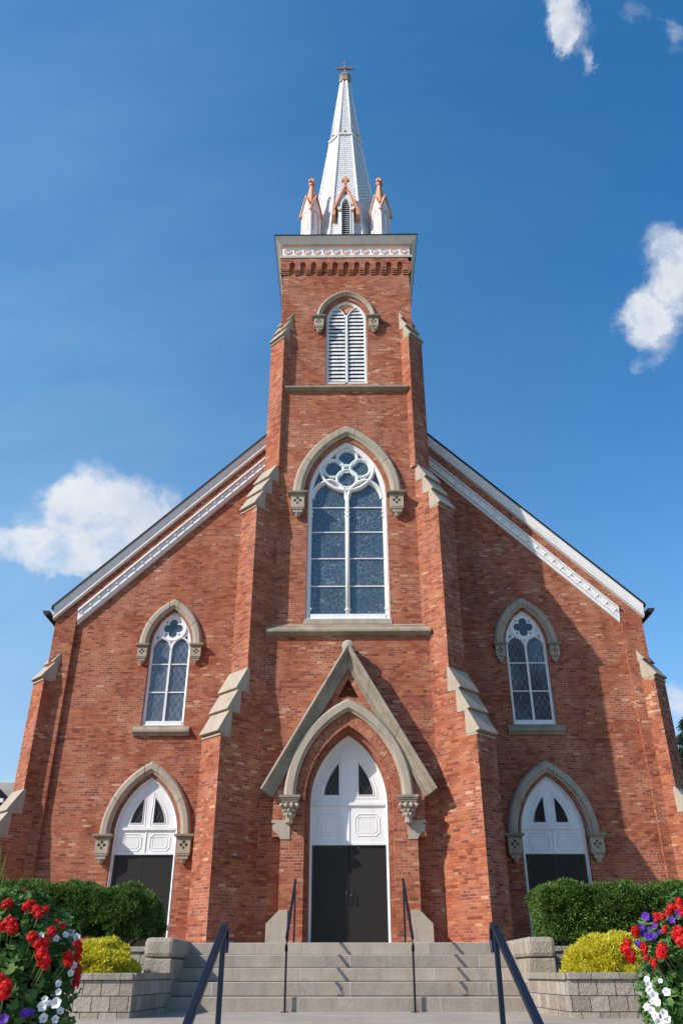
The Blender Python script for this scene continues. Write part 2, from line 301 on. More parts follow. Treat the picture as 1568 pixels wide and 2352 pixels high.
# ------------------------------------------------------------------ mesh helpers
class MB:
    def __init__(s): s.v = []; s.f = []; s.uv = []; s.mi = []; s.mats = []; s.smooth = []
    def m(s, mat):
        if mat not in s.mats: s.mats.append(mat)
        return s.mats.index(mat)
    def face(s, pts, mat, uv=None, smooth=False):
        i = len(s.v); s.v += [tuple(p) for p in pts]; s.f.append(tuple(range(i, i+len(pts)))); s.uv.append(uv); s.mi.append(s.m(mat)); s.smooth.append(smooth)
    def box(s, x0, x1, y0, y1, z0, z1, mat):
        P = [(x0,y0,z0),(x1,y0,z0),(x1,y1,z0),(x0,y1,z0),(x0,y0,z1),(x1,y0,z1),(x1,y1,z1),(x0,y1,z1)]
        for f in ((0,3,2,1),(4,5,6,7),(0,1,5,4),(1,2,6,5),(2,3,7,6),(3,0,4,7)): s.face([P[i] for i in f], mat)
    def prism(s, poly, fn, a, b, mat, caps=True):
        """poly: 2D points; fn(p, t) -> 3D; extruded from t=a to t=b"""
        n = len(poly)
        for i in range(n):
            p, q = poly[i], poly[(i+1) % n]
            s.face([fn(p, a), fn(q, a), fn(q, b), fn(p, b)], mat)
        if caps:
            for t in (a, b):
                for tri in tessellate_polygon([[Vector((p[0], p[1], 0)) for p in poly]]):
                    s.face([fn(poly[i], t) for i in tri], mat)
    def xz(s, poly, y0, y1, mat): s.prism(poly, lambda p, t: (p[0], t, p[1]), y0, y1, mat)
    def tube(s, pts, r, mat, n=10, caps=True, sq=None):
        pts = [Vector(p) for p in pts]; rings = []
        rr = r if isinstance(r, (list, tuple)) else [r]*len(pts)
        for i, p in enumerate(pts):
            d = (pts[min(i+1, len(pts)-1)]-pts[max(i-1, 0)]).normalized()
            up = Vector((0, 0, 1)) if abs(d.z) < .95 else Vector((0, 1, 0))
            a = d.cross(up).normalized(); b = a.cross(d).normalized()
            if sq: rings.append([p+a*x*sq[0]+b*y*sq[1] for x, y in ((-.8,-1),(.8,-1),(1,-.8),(1,.8),(.8,1),(-.8,1),(-1,.8),(-1,-.8))])
            else: rings.append([p+(a*math.cos(2*math.pi*k/n)+b*math.sin(2*math.pi*k/n))*rr[i] for k in range(n)])
        for i in range(len(rings)-1):
            m_ = len(rings[i])
            for k in range(m_): s.face([rings[i][k], rings[i][(k+1) % m_], rings[i+1][(k+1) % m_], rings[i+1][k]], mat, smooth=not sq)
        if caps: s.face(rings[0][::-1], mat); s.face(rings[-1], mat)
    def lathe(s, prof, c, mat, n=20, axis='z', smooth=True):
        f = (lambda r, h, a: (c[0]+r*math.cos(a), c[1]+r*math.sin(a), c[2]+h)) if axis == 'z' else (lambda r, h, a: (c[0]+r*math.cos(a), c[1]+h, c[2]+r*math.sin(a)))
        for i in range(len(prof)-1):
            for k in range(n):
                a0, a1 = 2*math.pi*k/n, 2*math.pi*(k+1)/n
                s.face([f(*prof[i], a0), f(*prof[i], a1), f(*prof[i+1], a1), f(*prof[i+1], a0)], mat, smooth=smooth)
    def ball(s, c, r, mat, n=8, sc=(1, 1, 1)):
        for i in range(n//2):
            for k in range(n):
                def q(i, k):
                    th = math.pi*i/(n//2); ph = 2*math.pi*k/n
                    return (c[0]+r*sc[0]*math.sin(th)*math.cos(ph), c[1]+r*sc[1]*math.sin(th)*math.sin(ph), c[2]+r*sc[2]*math.cos(th))
                s.face([q(i, k), q(i+1, k), q(i+1, k+1), q(i, k+1)], mat, smooth=True)
    def xform(s, mtx): s.v = [tuple(mtx @ Vector(p)) for p in s.v]
    def build(s, name, parent=None, bevel=0, merge=True):
        me = bpy.data.meshes.new(name); me.from_pydata(s.v, [], s.f)
        for m_ in s.mats: me.materials.append(m_)
        uvl = me.uv_layers.new(name='UV')
        V = s.v; data = uvl.data; k = 0
        for fi, f in enumerate(s.f):
            u = s.uv[fi]
            if u is None:
                a, b_, c_ = Vector(V[f[0]]), Vector(V[f[1]]), Vector(V[f[2]])
                n = (b_-a).cross(c_-a)
                if n.length < 1e-12 and len(f) > 3: n = (c_-a).cross(Vector(V[f[3]])-a)
                n = n.normalized() if n.length > 1e-12 else Vector((0, -1, 0))
                if n.y > 0 or (abs(n.y) < 1e-6 and n.x < 0): n = -n
                if abs(n.z) > .95: u = [(V[i][0], V[i][1]) for i in f]
                else:
                    t_ = Vector((-n.y, n.x, 0)).normalized(); b2 = n.cross(t_)
                    if b2.z < 0: b2 = -b2
                    if abs(n.z) < .02: u = [(t_.x*V[i][0]+t_.y*V[i][1], V[i][2]) for i in f]
                    else: u = [(t_.x*V[i][0]+t_.y*V[i][1], Vector(V[i]).dot(b2)) for i in f]
            for q in u: data[k].uv = (q[0], q[1]); k += 1
        me.polygons.foreach_set('material_index', s.mi); me.polygons.foreach_set('use_smooth', s.smooth)
        if merge:
            import bmesh
            bm = bmesh.new(); bm.from_mesh(me); bmesh.ops.remove_doubles(bm, verts=bm.verts, dist=.00005)
            bmesh.ops.recalc_face_normals(bm, faces=bm.faces); bm.to_mesh(me); bm.free()
        o = bpy.data.objects.new(name, me); col.objects.link(o)
        if parent: o.parent = parent
        if bevel:
            b = o.modifiers.new('bevel', 'BEVEL'); b.width = bevel; b.segments = 2; b.limit_method = 'ANGLE'; b.angle_limit = R(35)
        return o
def empty(name, loc, label, cat, group=None):
    o = bpy.data.objects.new(name, None); col.objects.link(o); o.location = loc; o.empty_display_size = .2
    tag(o, label, cat, group); return o
def tag(o, label=None, cat=None, group=None, kind=None):
    if label: o['label'] = label
    if cat: o['category'] = cat
    if group: o['group'] = group
    if kind: o['kind'] = kind
    return o
def adopt(root):
    """children were built in world coordinates: keep them there under a moved empty"""
    for c in list(root.children): c.matrix_parent_inverse = Matrix.Translation(-root.location)
def arch(a, h, r=0., zs=0., cx=0., n=14, zb=None, t0=0.):
    """pointed arch outline offset outward by r (x, z), left foot to right foot"""
    Ra = (a*a+h*h)/(2*a); c = Ra-a; ro = Ra+r
    th1 = math.acos(max(-1, min(1, -c/ro)))
    left = [(cx+c+ro*math.cos(math.pi-(math.pi-th1)*(i/n)), zs+ro*math.sin(math.pi-(math.pi-th1)*(i/n))) for i in range(n+1)]
    left = left[int(t0*n):]
    pts = left+[(2*cx-x, z) for x, z in left[:-1][::-1]]
    if zb is not None: pts = [(cx-a-r, zb)]+pts+[(cx+a+r, zb)]
    return pts
def sweep(mb, a, h, zs, cx, prof, mat, zb=None, n=14, closed=True, uvarc=False, t0=0.):
    """sweep a profile of (outward offset, y) points along the arch"""
    paths = [[(x, p[1], z) for x, z in arch(a, h, p[0], zs, cx, n, zb, t0)] for p in prof]
    K = len(prof); rng_ = range(K) if closed else range(K-1)
    al = [0]
    for i in range(1, len(paths[0])): al.append(al[-1]+math.dist(paths[-1][i], paths[-1][i-1]))
    for j in rng_:
        A, B = paths[j], paths[(j+1) % K]
        w0 = 0; w1 = math.dist((prof[j][0], prof[j][1]), (prof[(j+1) % K][0], prof[(j+1) % K][1]))
        for i in range(len(A)-1):
            uv = [(w0, al[i]), (w1, al[i]), (w1, al[i+1]), (w0, al[i+1])] if uvarc else None
            if uvarc: uv = [(p[0]+.03, p[1]) for p in uv]
            mb.face([A[i], B[i], B[i+1], A[i+1]], mat, uv)
    if closed:
        for e in (0, -1): mb.face([p[e] for p in paths], mat)
def holed(mb, outer, holes, y, mat, fn=None):
    fn = fn or (lambda p: (p[0], y, p[1]))
    loops = [[Vector((p[0], p[1], 0)) for p in l] for l in [outer]+holes]
    flat = [p for l in [outer]+holes for p in l]
    for tri in tessellate_polygon(loops): mb.face([fn(flat[i]) for i in tri], mat)
def rim(mb, loop, y0, y1, mat, closed=True, fn=None):
    fn = fn or (lambda p, y: (p[0], y, p[1]))
    n = len(loop)
    for i in range(n if closed else n-1):
        p, q = loop[i], loop[(i+1) % n]; mb.face([fn(p, y0), fn(q, y0), fn(q, y1), fn(p, y1)], mat)
def inset(loop, d):
    """offset a closed polygon inward by d (CCW or CW)"""
    n = len(loop); ar = sum(loop[i][0]*loop[(i+1) % n][1]-loop[(i+1) % n][0]*loop[i][1] for i in range(n)); sgn = 1 if ar > 0 else -1
    out = []
    for i in range(n):
        p0, p, p1 = Vector(loop[i-1]), Vector(loop[i]), Vector(loop[(i+1) % n])
        e0 = (p-p0).normalized(); e1 = (p1-p).normalized()
        n0 = Vector((-e0.y, e0.x))*sgn; n1 = Vector((-e1.y, e1.x))*sgn
        k = 1+n0.dot(n1); b = (n0+n1)/max(k, .35); out.append((p.x+b.x*d, p.y+b.y*d))
    return out
def moulding(mb, loop, wd, y, dep, mat):
    """raised moulding strip following a closed outline, standing proud of plane y by dep"""
    a = loop; b = inset(loop, wd*.5); c = inset(loop, wd)
    for l0, ya, l1, yb in ((a, y, b, y-dep), (b, y-dep, c, y)):
        for i in range(len(a)):
            j = (i+1) % len(a); mb.face([(l0[i][0], ya, l0[i][1]), (l0[j][0], ya, l0[j][1]), (l1[j][0], yb, l1[j][1]), (l1[i][0], yb, l1[i][1])], mat)
def circ(cx, cz, r, n=20): return [(cx+r*math.cos(2*math.pi*k/n), cz+r*math.sin(2*math.pi*k/n)) for k in range(n)]
def ringtube(mb, cx, cz, y, rad, prof, mat, n=36):
    """ring with a profile of (radial offset, y offset)"""
    K = len(prof)
    for k in range(n):
        a0, a1 = 2*math.pi*k/n, 2*math.pi*(k+1)/n
        for j in range(K):
            p, q = prof[j], prof[(j+1) % K]
            f = lambda pr, a: (cx+(rad+pr[0])*math.cos(a), y+pr[1], cz+(rad+pr[0])*math.sin(a))
            mb.face([f(p, a0), f(q, a0), f(q, a1), f(p, a1)], mat, smooth=False)
# ------------------------------------------------------------------ the church
church = empty('church', (0, 23, .8), 'red brick church with a square bell tower, white spire and three pointed doorways', 'church')
Y1, Y2, Y3 = 20.6, 20.75, 20.85            # tower front planes, three storeys
H1, H2, H3 = 2.66, 2.19, 2.22              # half widths
YC = Y3+H3                                  # centre of the upper tower
Yn, Yf = 23.0, 22.88                        # gable wall panel and its frame
WIN = dict(a=.61, h=1.1, zs=8.95); DOOR = dict(a=.87, h=1.52, zs=3.63)
WX, DX = 5.29, 5.42
roofz = lambda x: 19.17-1.013*abs(x)
# tower walls
t = MB()
z0 = .6
BIG = dict(a=1.17, h=1.97, zs=12.8); LOU = dict(a=.69, h=.9, zs=19.87); POR = dict(a=1.05, h=1.8, zs=4.0)
def loop_of(k, cx, zb, r=0, n=14): return arch(k['a'], k['h'], r, k['zs'], cx, n, zb)
hole_p = loop_of(POR, 0, z0, -.09)
holed(t, [(-H1, z0), (-H1, 8.6), (H1, 8.6), (H1, z0)], [], Y1, BRICK) if 0 else None
# storey 1: opening behind the portal reaches the ground
op = arch(POR['a'], POR['h'], -.09, POR['zs'], 0, 14, z0)
poly = [(-H1, z0), (-H1, 8.6), (H1, 8.6), (H1, z0)]+op[::-1]
for tri in tessellate_polygon([[Vector((p[0], p[1], 0)) for p in poly]]): t.face([(poly[i][0], Y1, poly[i][1]) for i in tri], BRICK)
rim(t, op, Y1, 20.95, BRICK, closed=False)
b2 = loop_of(BIG, 0, 8.85)
holed(t, [(-H2, 8.6), (-H2, 16.8), (H2, 16.8), (H2, 8.6)], [b2], Y2, BRICK); rim(t, b2, Y2, 21.1, BRICK)
b3 = loop_of(LOU, 0, 17.08)
holed(t, [(-H3, 16.8), (-H3, 23.4), (H3, 23.4), (H3, 16.8)], [b3], Y3, BRICK); rim(t, b3, Y3, 21.3, BRICK)
for hw, ya, za, zb in ((H1, Y1, z0, 8.6), (H2, Y2, 8.6, 16.8), (H3, Y3, 16.8, 23.4)):
    yb = ya+2*hw
    t.face([(-hw, ya, za), (-hw, yb, za), (-hw, yb, zb), (-hw, ya, zb)], BRICK)
    t.face([(hw, ya, za), (hw, yb, za), (hw, yb, zb), (hw, ya, zb)], BRICK)
    t.face([(-hw, yb, za), (hw, yb, za), (hw, yb, zb), (-hw, yb, zb)], BRICK)
t.face([(-H1, Y1, 8.6), (H1, Y1, 8.6), (H1, Y1+.3, 8.6), (-H1, Y1+.3, 8.6)], STONE)
t.face([(-H2, Y2, 16.8), (H2, Y2, 16.8), (H2, Y2+.3, 16.8), (-H2, Y2+.3, 16.8)], STONE)
for sx in (-1, 1): t.face([(sx*H1, Y1, 8.6), (sx*(H1-.3), Y1, 8.6), (sx*(H1-.3), Y1+5, 8.6), (sx*H1, Y1+5, 8.6)], STONE); t.face([(sx*H2, Y2, 16.8), (sx*(H2-.3), Y2, 16.8), (sx*(H2-.3), Y2+4.6, 16.8), (sx*H2, Y2+4.6, 16.8)], STONE)
t.build('tower_wall', church)
# brick arch rings (voussoirs) flush round the openings
# corbel table under the cornice, all four sides
def rot4(mb_fn, name, mats_parent, **kw):
    mb = MB()
    for q in range(4):
        s = MB(); mb_fn(s); s.xform(Matrix.Translation((0, YC, 0)) @ Matrix.Rotation(q*math.pi/2, 4, 'Z'))
        off = len(mb.v); mb.v += s.v
        for f, u, mi, sm in zip(s.f, s.uv, s.mi, s.smooth):
            mb.f.append(tuple(i+off for i in f)); mb.uv.append(u); mb.mi.append(mb.m(s.mats[mi])); mb.smooth.append(sm)
    return mb.build(name, mats_parent, **kw)
def table(s):
    y = -H3; pr = .10; sp = .382; ow = .19
    s.box(-H3-pr, H3+pr-.002, y-pr, y, 22.50, 22.70, BRICK)
    for i in range(12):
        cx = (i-5.5)*sp; w2 = (sp-ow)/2
        if i == 0: x0, x1 = -H3-pr+.002, cx+w2
        elif i == 11: x0, x1 = cx-w2, H3
        else: x0, x1 = cx-w2, cx+w2
        s.box(x0, x1, y-pr, y, 22.14, 22.50, BRICK)
        for k, (pp, zt) in enumerate(((.088, 22.14), (.062, 22.07), (.036, 22.0))):
            s.box(x0+.004, x1-.004, y-pp, y, zt-.055, zt-.001 if k else zt, BRICK)
            s.box(x0+.012, x1-.012, y-pp+.02, y, zt-.072, zt-.055, VOID)  # near-black strips fill the gaps in place of shade
    for i in range(11):
        cx = (i-5)*sp
        for sg in (-1, 1): s.xz([(cx+sg*ow/2, 22.50), (cx, 22.50), (cx+sg*ow/2, 22.42)], y-pr, y, BRICK)
rot4(table, 'corbel_table', church)
# string courses
for z, hw, y, ns in ((8.30, 2.22, Y1, 'string_course'), (16.66, 1.97, Y2, 'string_course')):
    s = MB(); yb = y+.2
    s.prism([(y, z), (y-.07, z+.02), (y-.09, z+.04), (y-.16, z+.08), (y-.16, z+.14), (y+.15, z+.41 if z < 10 else z+.34), (yb, z)], lambda p, a: (a, p[0], p[1]), -hw, hw, STONEW)
    s.build(ns, church, bevel=.008)
# buttresses: staged brick, each with stone weatherings; profile in (u inward, z), extruded across the width
def buttress(sx, stages, caps, zb):
    D = Vector((-sx, 1, 0)).normalized(); T = Vector((sx, 1, 0)).normalized()
    b = MB()
    kids = []
    for i, (cx, cy, wd, za, zt) in enumerate(stages):
        O = Vector((sx*cx, cy, 0)); f = lambda p, a: tuple(O+D*p[0]+T*a+Vector((0, 0, p[1])))
        run, tiers, zl, zh = caps[i]
        b.prism([(0, za), (0, zl-.05), (run+.02, zh), (1.5, zh), (1.5, za)], f, -wd/2, wd/2, BRICK)
        dz = (zh-zl)/tiers; du = run/tiers
        for k in range(tiers):
            c = MB(); u = du*k; z = zl+dz*k; e = wd/2+.012+.002*k
            c.prism([(u-.095, z), (u+du, z+dz), (u+du+.07, z+dz), (u+du+.07, z-.08), (u-.003, z-.08), (u+.01, z-.05), (u-.05, z-.035), (u-.095, z-.028)], f, -e, e, STONE)
            kids.append(c)
        c = MB(); c.prism([(-.03, zl-.13), (-.03, zl-.085), (.3, zl-.085), (.3, zl-.13)], f, -wd/2-.006, wd/2+.006, STONE); kids.append(c) if i < 9 else None
    o = b.build('buttress', church)
    for c in kids: c.build('weathering_stone', o, bevel=.006)
for sx in (-1, 1):
    buttress(sx, [(3.35, 19.95, .75, .6, 5.5), (2.84, 20.43, .70, 7.2, 12.2), (2.30, 20.84, .67, 13.75, 19.0)],
             [(.70, 3, 5.57, 7.30), (.68, 3, 12.24, 13.86), (.46, 3, 18.98, 20.33)], .6)
    buttress(sx, [(9.37, 22.45, .68, .6, 3.6), (8.98, 22.85, .66, 4.7, 7.9)], [(.56, 2, 3.63, 4.76), (.56, 2, 7.91, 8.95)], .6)
# hood mouldings with corbels
def corbel(mb, cx, y, zt, k=1.):
    yw = y; w_ = .22*k
    mb.xz([(cx-w_, zt-.03), (cx-w_, zt), (cx+w_, zt), (cx+w_, zt-.03)], yw-.22*k, yw, STONEW)
    for i, (a, b) in enumerate(((.215, .055), (.185, .085), (.165, .11))):
        mb.xz([(cx-a*k, zt-b), (cx-a*k, zt-b+.028), (cx+a*k, zt-b+.028), (cx+a*k, zt-b)], yw-(a+.0)*k, yw, STONEW)
    bw = .145*k; z1 = zt-.11; z2 = zt-.11-.30*k
    zc = (z1+z2)/2+.02*k
    holes = [circ(cx+dx*k, zc+dz*k, .035*k, 8) for dx, dz in ((0, .058), (-.058, 0), (.058, 0))]+[circ(cx, zc-.062*k, .028*k, 8)]
    yf = yw-.15*k
    holed(mb, [(cx-bw, z2), (cx-bw, z1), (cx+bw, z1), (cx+bw, z2)], holes, yf, STONE)
    for h in holes: rim(mb, h, yf, yf+.06, STONE); mb.face([(p[0], yf+.06, p[1]) for p in h], STONEW)
    rim(mb, [(cx-bw, z2), (cx-bw, z1), (cx+bw, z1), (cx+bw, z2)], yf, yw, STONE)
    mb.box(cx-bw*.93, cx+bw*.93, yf+.01, yw, z2-.045*k, z2, STONEW)
    mb.box(cx-bw*.72, cx+bw*.72, yf+.03, yw, z2-.11*k, z2-.045*k, STONE)
    mb.lathe([(.0, -.22*k), (.05*k, -.19*k), (.075*k, -.13*k), (.09*k, -.11*k)], (cx, yw-.055*k, z2), STONE, n=10)
def hood(parent, k, cx, y, r0, r1, proj=.13, corb=1., zc=None):
    v = MB(); dp = .34 if y < 22 else .2
    sweep(v, k['a'], k['h'], k['zs'], cx, [(-.004, y-.004), (r0, y-.004)], VOUS, closed=False, uvarc=True)
    sweep(v, k['a'], k['h'], k['zs'], cx, [(-.004, y+dp), (-.004, y-.004)], VOUS, closed=False, uvarc=True)
    v.build('brick_arch_ring', parent)
    hm = MB()
    sweep(hm, k['a'], k['h'], k['zs']-.0, cx, [(r0, y+.02), (r0, y-proj*.45), (r0+.05, y-proj*.62), (r0+.09, y-proj), (r1-.07, y-proj), (r1-.03, y-proj*.75), (r1, y-proj*.4), (r1, y+.02)], STONE)
    # joints between the arch stones
    for tt in (.42, .9):
        for sg in (-1, 1):
            Ra = (k['a']**2+k['h']**2)/(2*k['a']); c = Ra-k['a']
            pf = [(r0-.001, y-proj*.45), (r0+.05, y-proj*.62), (r0+.09, y-proj-.001), (r1-.07, y-proj-.001), (r1-.03, y-proj*.75), (r1+.001, y-proj*.4)]
            for j in range(5):
                q = []
                for (rr, yy), da in ((pf[j], 0), (pf[j+1], 0), (pf[j+1], .012), (pf[j], .012)):
                    ro = Ra+rr; th1 = math.acos(-c/ro); an = math.pi-(math.pi-th1)*tt-da/ro
                    q.append((cx-sg*(c+ro*math.cos(an)), yy-.003, k['zs']+ro*math.sin(an)))
                hm.face(q, JOINT)
    hm.build('hood_moulding', parent, bevel=.004)
    if corb:
        for sg in (-1, 1):
            c = MB(); corbel(c, cx+sg*(k['a']+(r0+r1)/2), y, k['zs'], corb); c.build('corbel', parent, bevel=.005)
# big traceried window
def frame_prof(wd, yb, pr): return [(0, yb), (0, yb-pr*.5), (-wd*.35, yb-pr*.55), (-wd*.45, yb-pr), (-wd*.9, yb-pr), (-wd, yb-pr*.6), (-wd, yb)]
yg = Y2+.24
bw = MB()
sweep(bw, BIG['a'], BIG['h'], BIG['zs'], 0, [(0, yg+.02), (0, Y2+.07), (-.05, Y2+.06), (-.07, Y2+.10), (-.11, Y2+.10), (-.13, Y2+.15), (-.13, yg+.02)], WHITE, zb=8.88)
bw.box(-1.04, 1.04, Y2+.08, yg+.02, 8.86, 9.04, WHITE)
bw.xz([(-1.17, 8.855), (1.17, 8.855), (1.17, 8.885), (-1.17, 8.885)], Y2+.02, yg, WHITE)
BW = bw.build('window', church, bevel=.004)
tr = MB()
tr.tube([(0, Y2+.16, 9.05), (0, Y2+.16, 12.9)], .062, WHITE, n=10)
tr.box(-.045, .045, Y2+.16, yg+.01, 9.0, 13.05, WHITE)
for zz in (9.2, 12.15, 12.3): tr.lathe([(.06, -.03), (.09, 0), (.06, .03)], (0, Y2+.16, zz), WHITE, n=12)
for sg in (-1, 1):
    for zz in (9.2, 12.15, 12.3): tr.box(sg*1.06-.05, sg*1.06+.05, Y2+.085, Y2+.12, zz-.03, zz+.03, WHITE)
    sweep(tr, .50, .62, 12.78, sg*.53, [(.06, yg), (.06, Y2+.13), (.0, Y2+.09), (-.03, Y2+.15), (-.055, yg)], WHITE, n=10)
    tr.box(sg*.53-.0, sg*.53+.0001, yg-.01, yg, 9, 9.01, WHITE)
cz = 13.86
ringtube(tr, 0, cz, 0, .80, [(.055, yg), (.055, Y2+.10), (.01, Y2+.08), (-.05, Y2+.14), (-.06, yg)], WHITE)
PALE = paint('pale_tracery_paint', (.66, .74, .74), dirt=.1)
for dx, dz in ((0, .375), (0, -.375), (.41, 0), (-.41, 0)):
    ringtube(tr, dx, cz+dz, 0, .29, [(.06, yg), (.06, Y2+.17), (.02, Y2+.15), (-.03, Y2+.19), (-.045, yg)], PALE, n=28)
for (x0, z0_), (x1, z1_) in (((-.14, .14), (.14, .14)), ((-.14, -.14), (.14, -.14)), ((-.14, -.14), (-.14, .14)), ((.14, -.14), (.14, .14))):
    tr.tube([(x0, Y2+.2, cz+z0_), (x1, Y2+.2, cz+z1_)], .025, PALE, n=6)
tr.build('tracery', BW)
for z in (9.93, 10.80, 11.66, 12.49):
    for sg in (-1, 1):
        br_ = MB(); br_.box(min(sg*.05, sg*1.04), max(sg*.05, sg*1.04), yg-.035, yg, z-.014, z+.014, WHITE); br_.build('glazing_bar', BW)
g = MB(); lp = arch(1.16, 1.95, -.05, 12.8, 0, 14, 8.98); holed(g, lp, [], yg, GLASS_S); g.build('glass', BW, merge=False)
hood(BW, BIG, 0, Y2, .12, .45, proj=.16, corb=1.35)
s = MB(); s.xz([(-1.22, 8.70), (1.22, 8.70), (1.19, 8.85), (-1.19, 8.85)], Y2-.03, Y2+.25, STONE); s.build('sill', BW, bevel=.006)
# louvred belfry window
yl = Y3+.3
lw = MB()
sweep(lw, LOU['a'], LOU['h'], LOU['zs'], 0, [(0, yl), (0, Y3+.08), (-.06, Y3+.06), (-.10, Y3+.12), (-.10, yl)], WHITE, zb=17.1)
lw.box(-.69, .69, Y3+.06, yl, 17.08, 17.18, WHITE)
LW = lw.build('louvred_window', church, bevel=.004)
tr = MB(); tr.box(-.04, .04, Y3+.06, yl, 17.12, 20.1, WHITE)
for sg in (-1, 1): sweep(tr, .31, .60, 19.87, sg*.325, [(.035, yl), (.035, Y3+.09), (-.0, Y3+.06), (-.03, yl)], WHITE, n=8)
tr.build('mullion', LW)
d = MB(); dl = []
for k in range(4):
    a0 = k*math.pi/2
    for da, rr in ((-.3, .15), (0, .22), (.3, .15)): dl.append((rr*math.cos(a0+da)*.95, 20.50+rr*math.sin(a0+da)*1.15))
d.xz(dl, Y3+.13, Y3+.2, SALMON); d.build('salmon_panel', LW)
sl_ = MB()
for sg in (-1, 1):
    z = 17.24
    while z < 20.45:
        hw = .275
        if z > 19.87:
            hw = .0
            for x, zz in arch(.28, .56, 0, 19.87, 0, 20):
                if x <= 0 and zz >= z: hw = -x; break
            hw = max(hw, .02)
        cx = sg*.325
        sl_.prism([(Y3+.10, z), (Y3+.095, z+.012), (Y3+.135, z+.128), (Y3+.155, z+.122)], lambda p, a: (a, p[0], p[1]), cx-hw, cx+hw, LOUV)
        z += .163
sl_.build('louver_slats', LW)
d = MB(); holed(d, arch(.66, .87, 0, 19.87, 0, 10, 17.1), [], yl-.01, VOID); d.build('shade_backing', LW)  # near-black sheet in place of the unlit belfry
hood(LW, LOU, 0, Y3, .14, .33, proj=.14, corb=1.1)
# ---- portal
PY = 20.2
por = MB()
lo = arch(POR['a'], POR['h'], 0, POR['zs'], 0, 14, .6)
outl = [(-1.6, .6), (-1.6, 3.2), (-1.8, 3.2), (-1.8, 4.40), (0, 7.45), (1.8, 4.40), (1.8, 3.2), (1.6, 3.2), (1.6, .6)]
tri_h = [(-.27, 6.50), (.27, 6.50), (0, 7.0)]
poly = outl+lo[::-1]
loops = [[Vector((p[0], p[1], 0)) for p in poly], [Vector((p[0], p[1], 0)) for p in tri_h]]
fl = poly+tri_h
for tt in tessellate_polygon(loops): por.face([(fl[i][0], PY, fl[i][1]) for i in tt], BRICK)
rim(por, outl, PY, Y1+.01, BRICK, closed=False); rim(por, tri_h, PY, Y1-.01, BRICK)
lo2 = arch(POR['a'], POR['h'], -.07, POR['zs'], 0, 14, .6)
rim(por, lo, PY, PY+.22, BRICK, closed=False)
for i in range(len(lo)-1): por.face([(lo[i][0], PY+.22, lo[i][1]), (lo[i+1][0], PY+.22, lo[i+1][1]), (lo2[i+1][0], PY+.22, lo2[i+1][1]), (lo2[i][0], PY+.22, lo2[i][1])], BRICK)
rim(por, lo2, PY+.22, Y1+.25, BRICK, closed=False)
PO = por.build('portal', church)
va = MB()
sweep(va, POR['a'], POR['h'], POR['zs'], 0, [(0-.002, PY-.004), (.22, PY-.004)], VOUS, closed=False, uvarc=True)
sweep(va, POR['a'], POR['h'], POR['zs'], 0, [(-.004, PY+.22), (-.004, PY-.004)], VOUS, closed=False, uvarc=True)
sweep(va, POR['a'], POR['h'], POR['zs'], 0, [(-.074, PY+.216), (-.0, PY+.216)], VOUS, closed=False, uvarc=True)
sweep(va, POR['a'], POR['h'], POR['zs'], 0, [(-.074, Y1+.25), (-.074, PY+.216)], VOUS, closed=False, uvarc=True)
sweep(va, POR['a'], POR['h'], POR['zs'], 0, [(.48, PY-.003), (.66, PY-.003)], VOUS, closed=False, uvarc=True, t0=.66)
va.build('voussoirs', PO)
hm = MB(); sweep(hm, POR['a'], POR['h'], POR['zs']+.1, 0, [(.21, PY+.01), (.21, PY-.07), (.25, PY-.09), (.28, PY-.15), (.44, PY-.15), (.47, PY-.12), (.5, PY-.06), (.5, PY+.01)], STONE, n=16)
hm.build('hood_moulding', PO, bevel=.005)
# raking gable coping
cp = MB(); ex, ez, az_ = 2.09, 4.24, 7.88; sl = (az_-ez)/ex; ln = math.hypot(1, sl)
prof = [(0, Y1), (-.01, PY-.25), (.035, PY-.26), (.05, PY-.24), (.085, PY-.225), (.10, PY-.19), (.13, PY-.13), (.17, PY-.09), (.22, PY-.065), (.255, PY-.06), (.27, PY-.075), (.30, PY-.07), (.315, PY-.03), (.315, Y1)]
for sg in (-1, 1):
    A = [(sg*(ex-r*sl/ln*.2), y, ez-r/ln*1.15+ .0) if 0 else (sg*(ex-r*sl/ln), y, ez-r/ln) for r, y in prof]
    B = [(0, y, az_-r*ln) for r, y in prof]
    for j in range(len(prof)):
        k = (j+1) % len(prof); cp.face([A[j], A[k], B[k], B[j]], STONE if j in (0, 1) else STONEW)
    cp.face(A, STONEW)
    for tt in (.40, .74):      # open joints between the coping stones
        for j in range(12):
            q = []
            for i_, dt in ((j, 0), (j+1, 0), (j+1, .004), (j, .004)):
                a_, b_ = Vector(A[i_]), Vector(B[i_]); p_ = a_.lerp(b_, tt+dt); q.append((p_.x, p_.y-.003, p_.z-.002 if prof[i_][0] > .05 else p_.z+.003))
            cp.face(q, JOINT)
cp.build('gable_coping', PO, bevel=.004)
bl = MB(); bl.lathe([(0, -.04), (.145, -.04), (.158, -.02), (.158, .3), (0, .3)], (0, PY+.0, az_+.0), STONE, n=28, axis='y'); bl.box(-.155, .155, PY, PY+.3, az_-.45, az_, STONE); bl.build('disc_finial', PO)
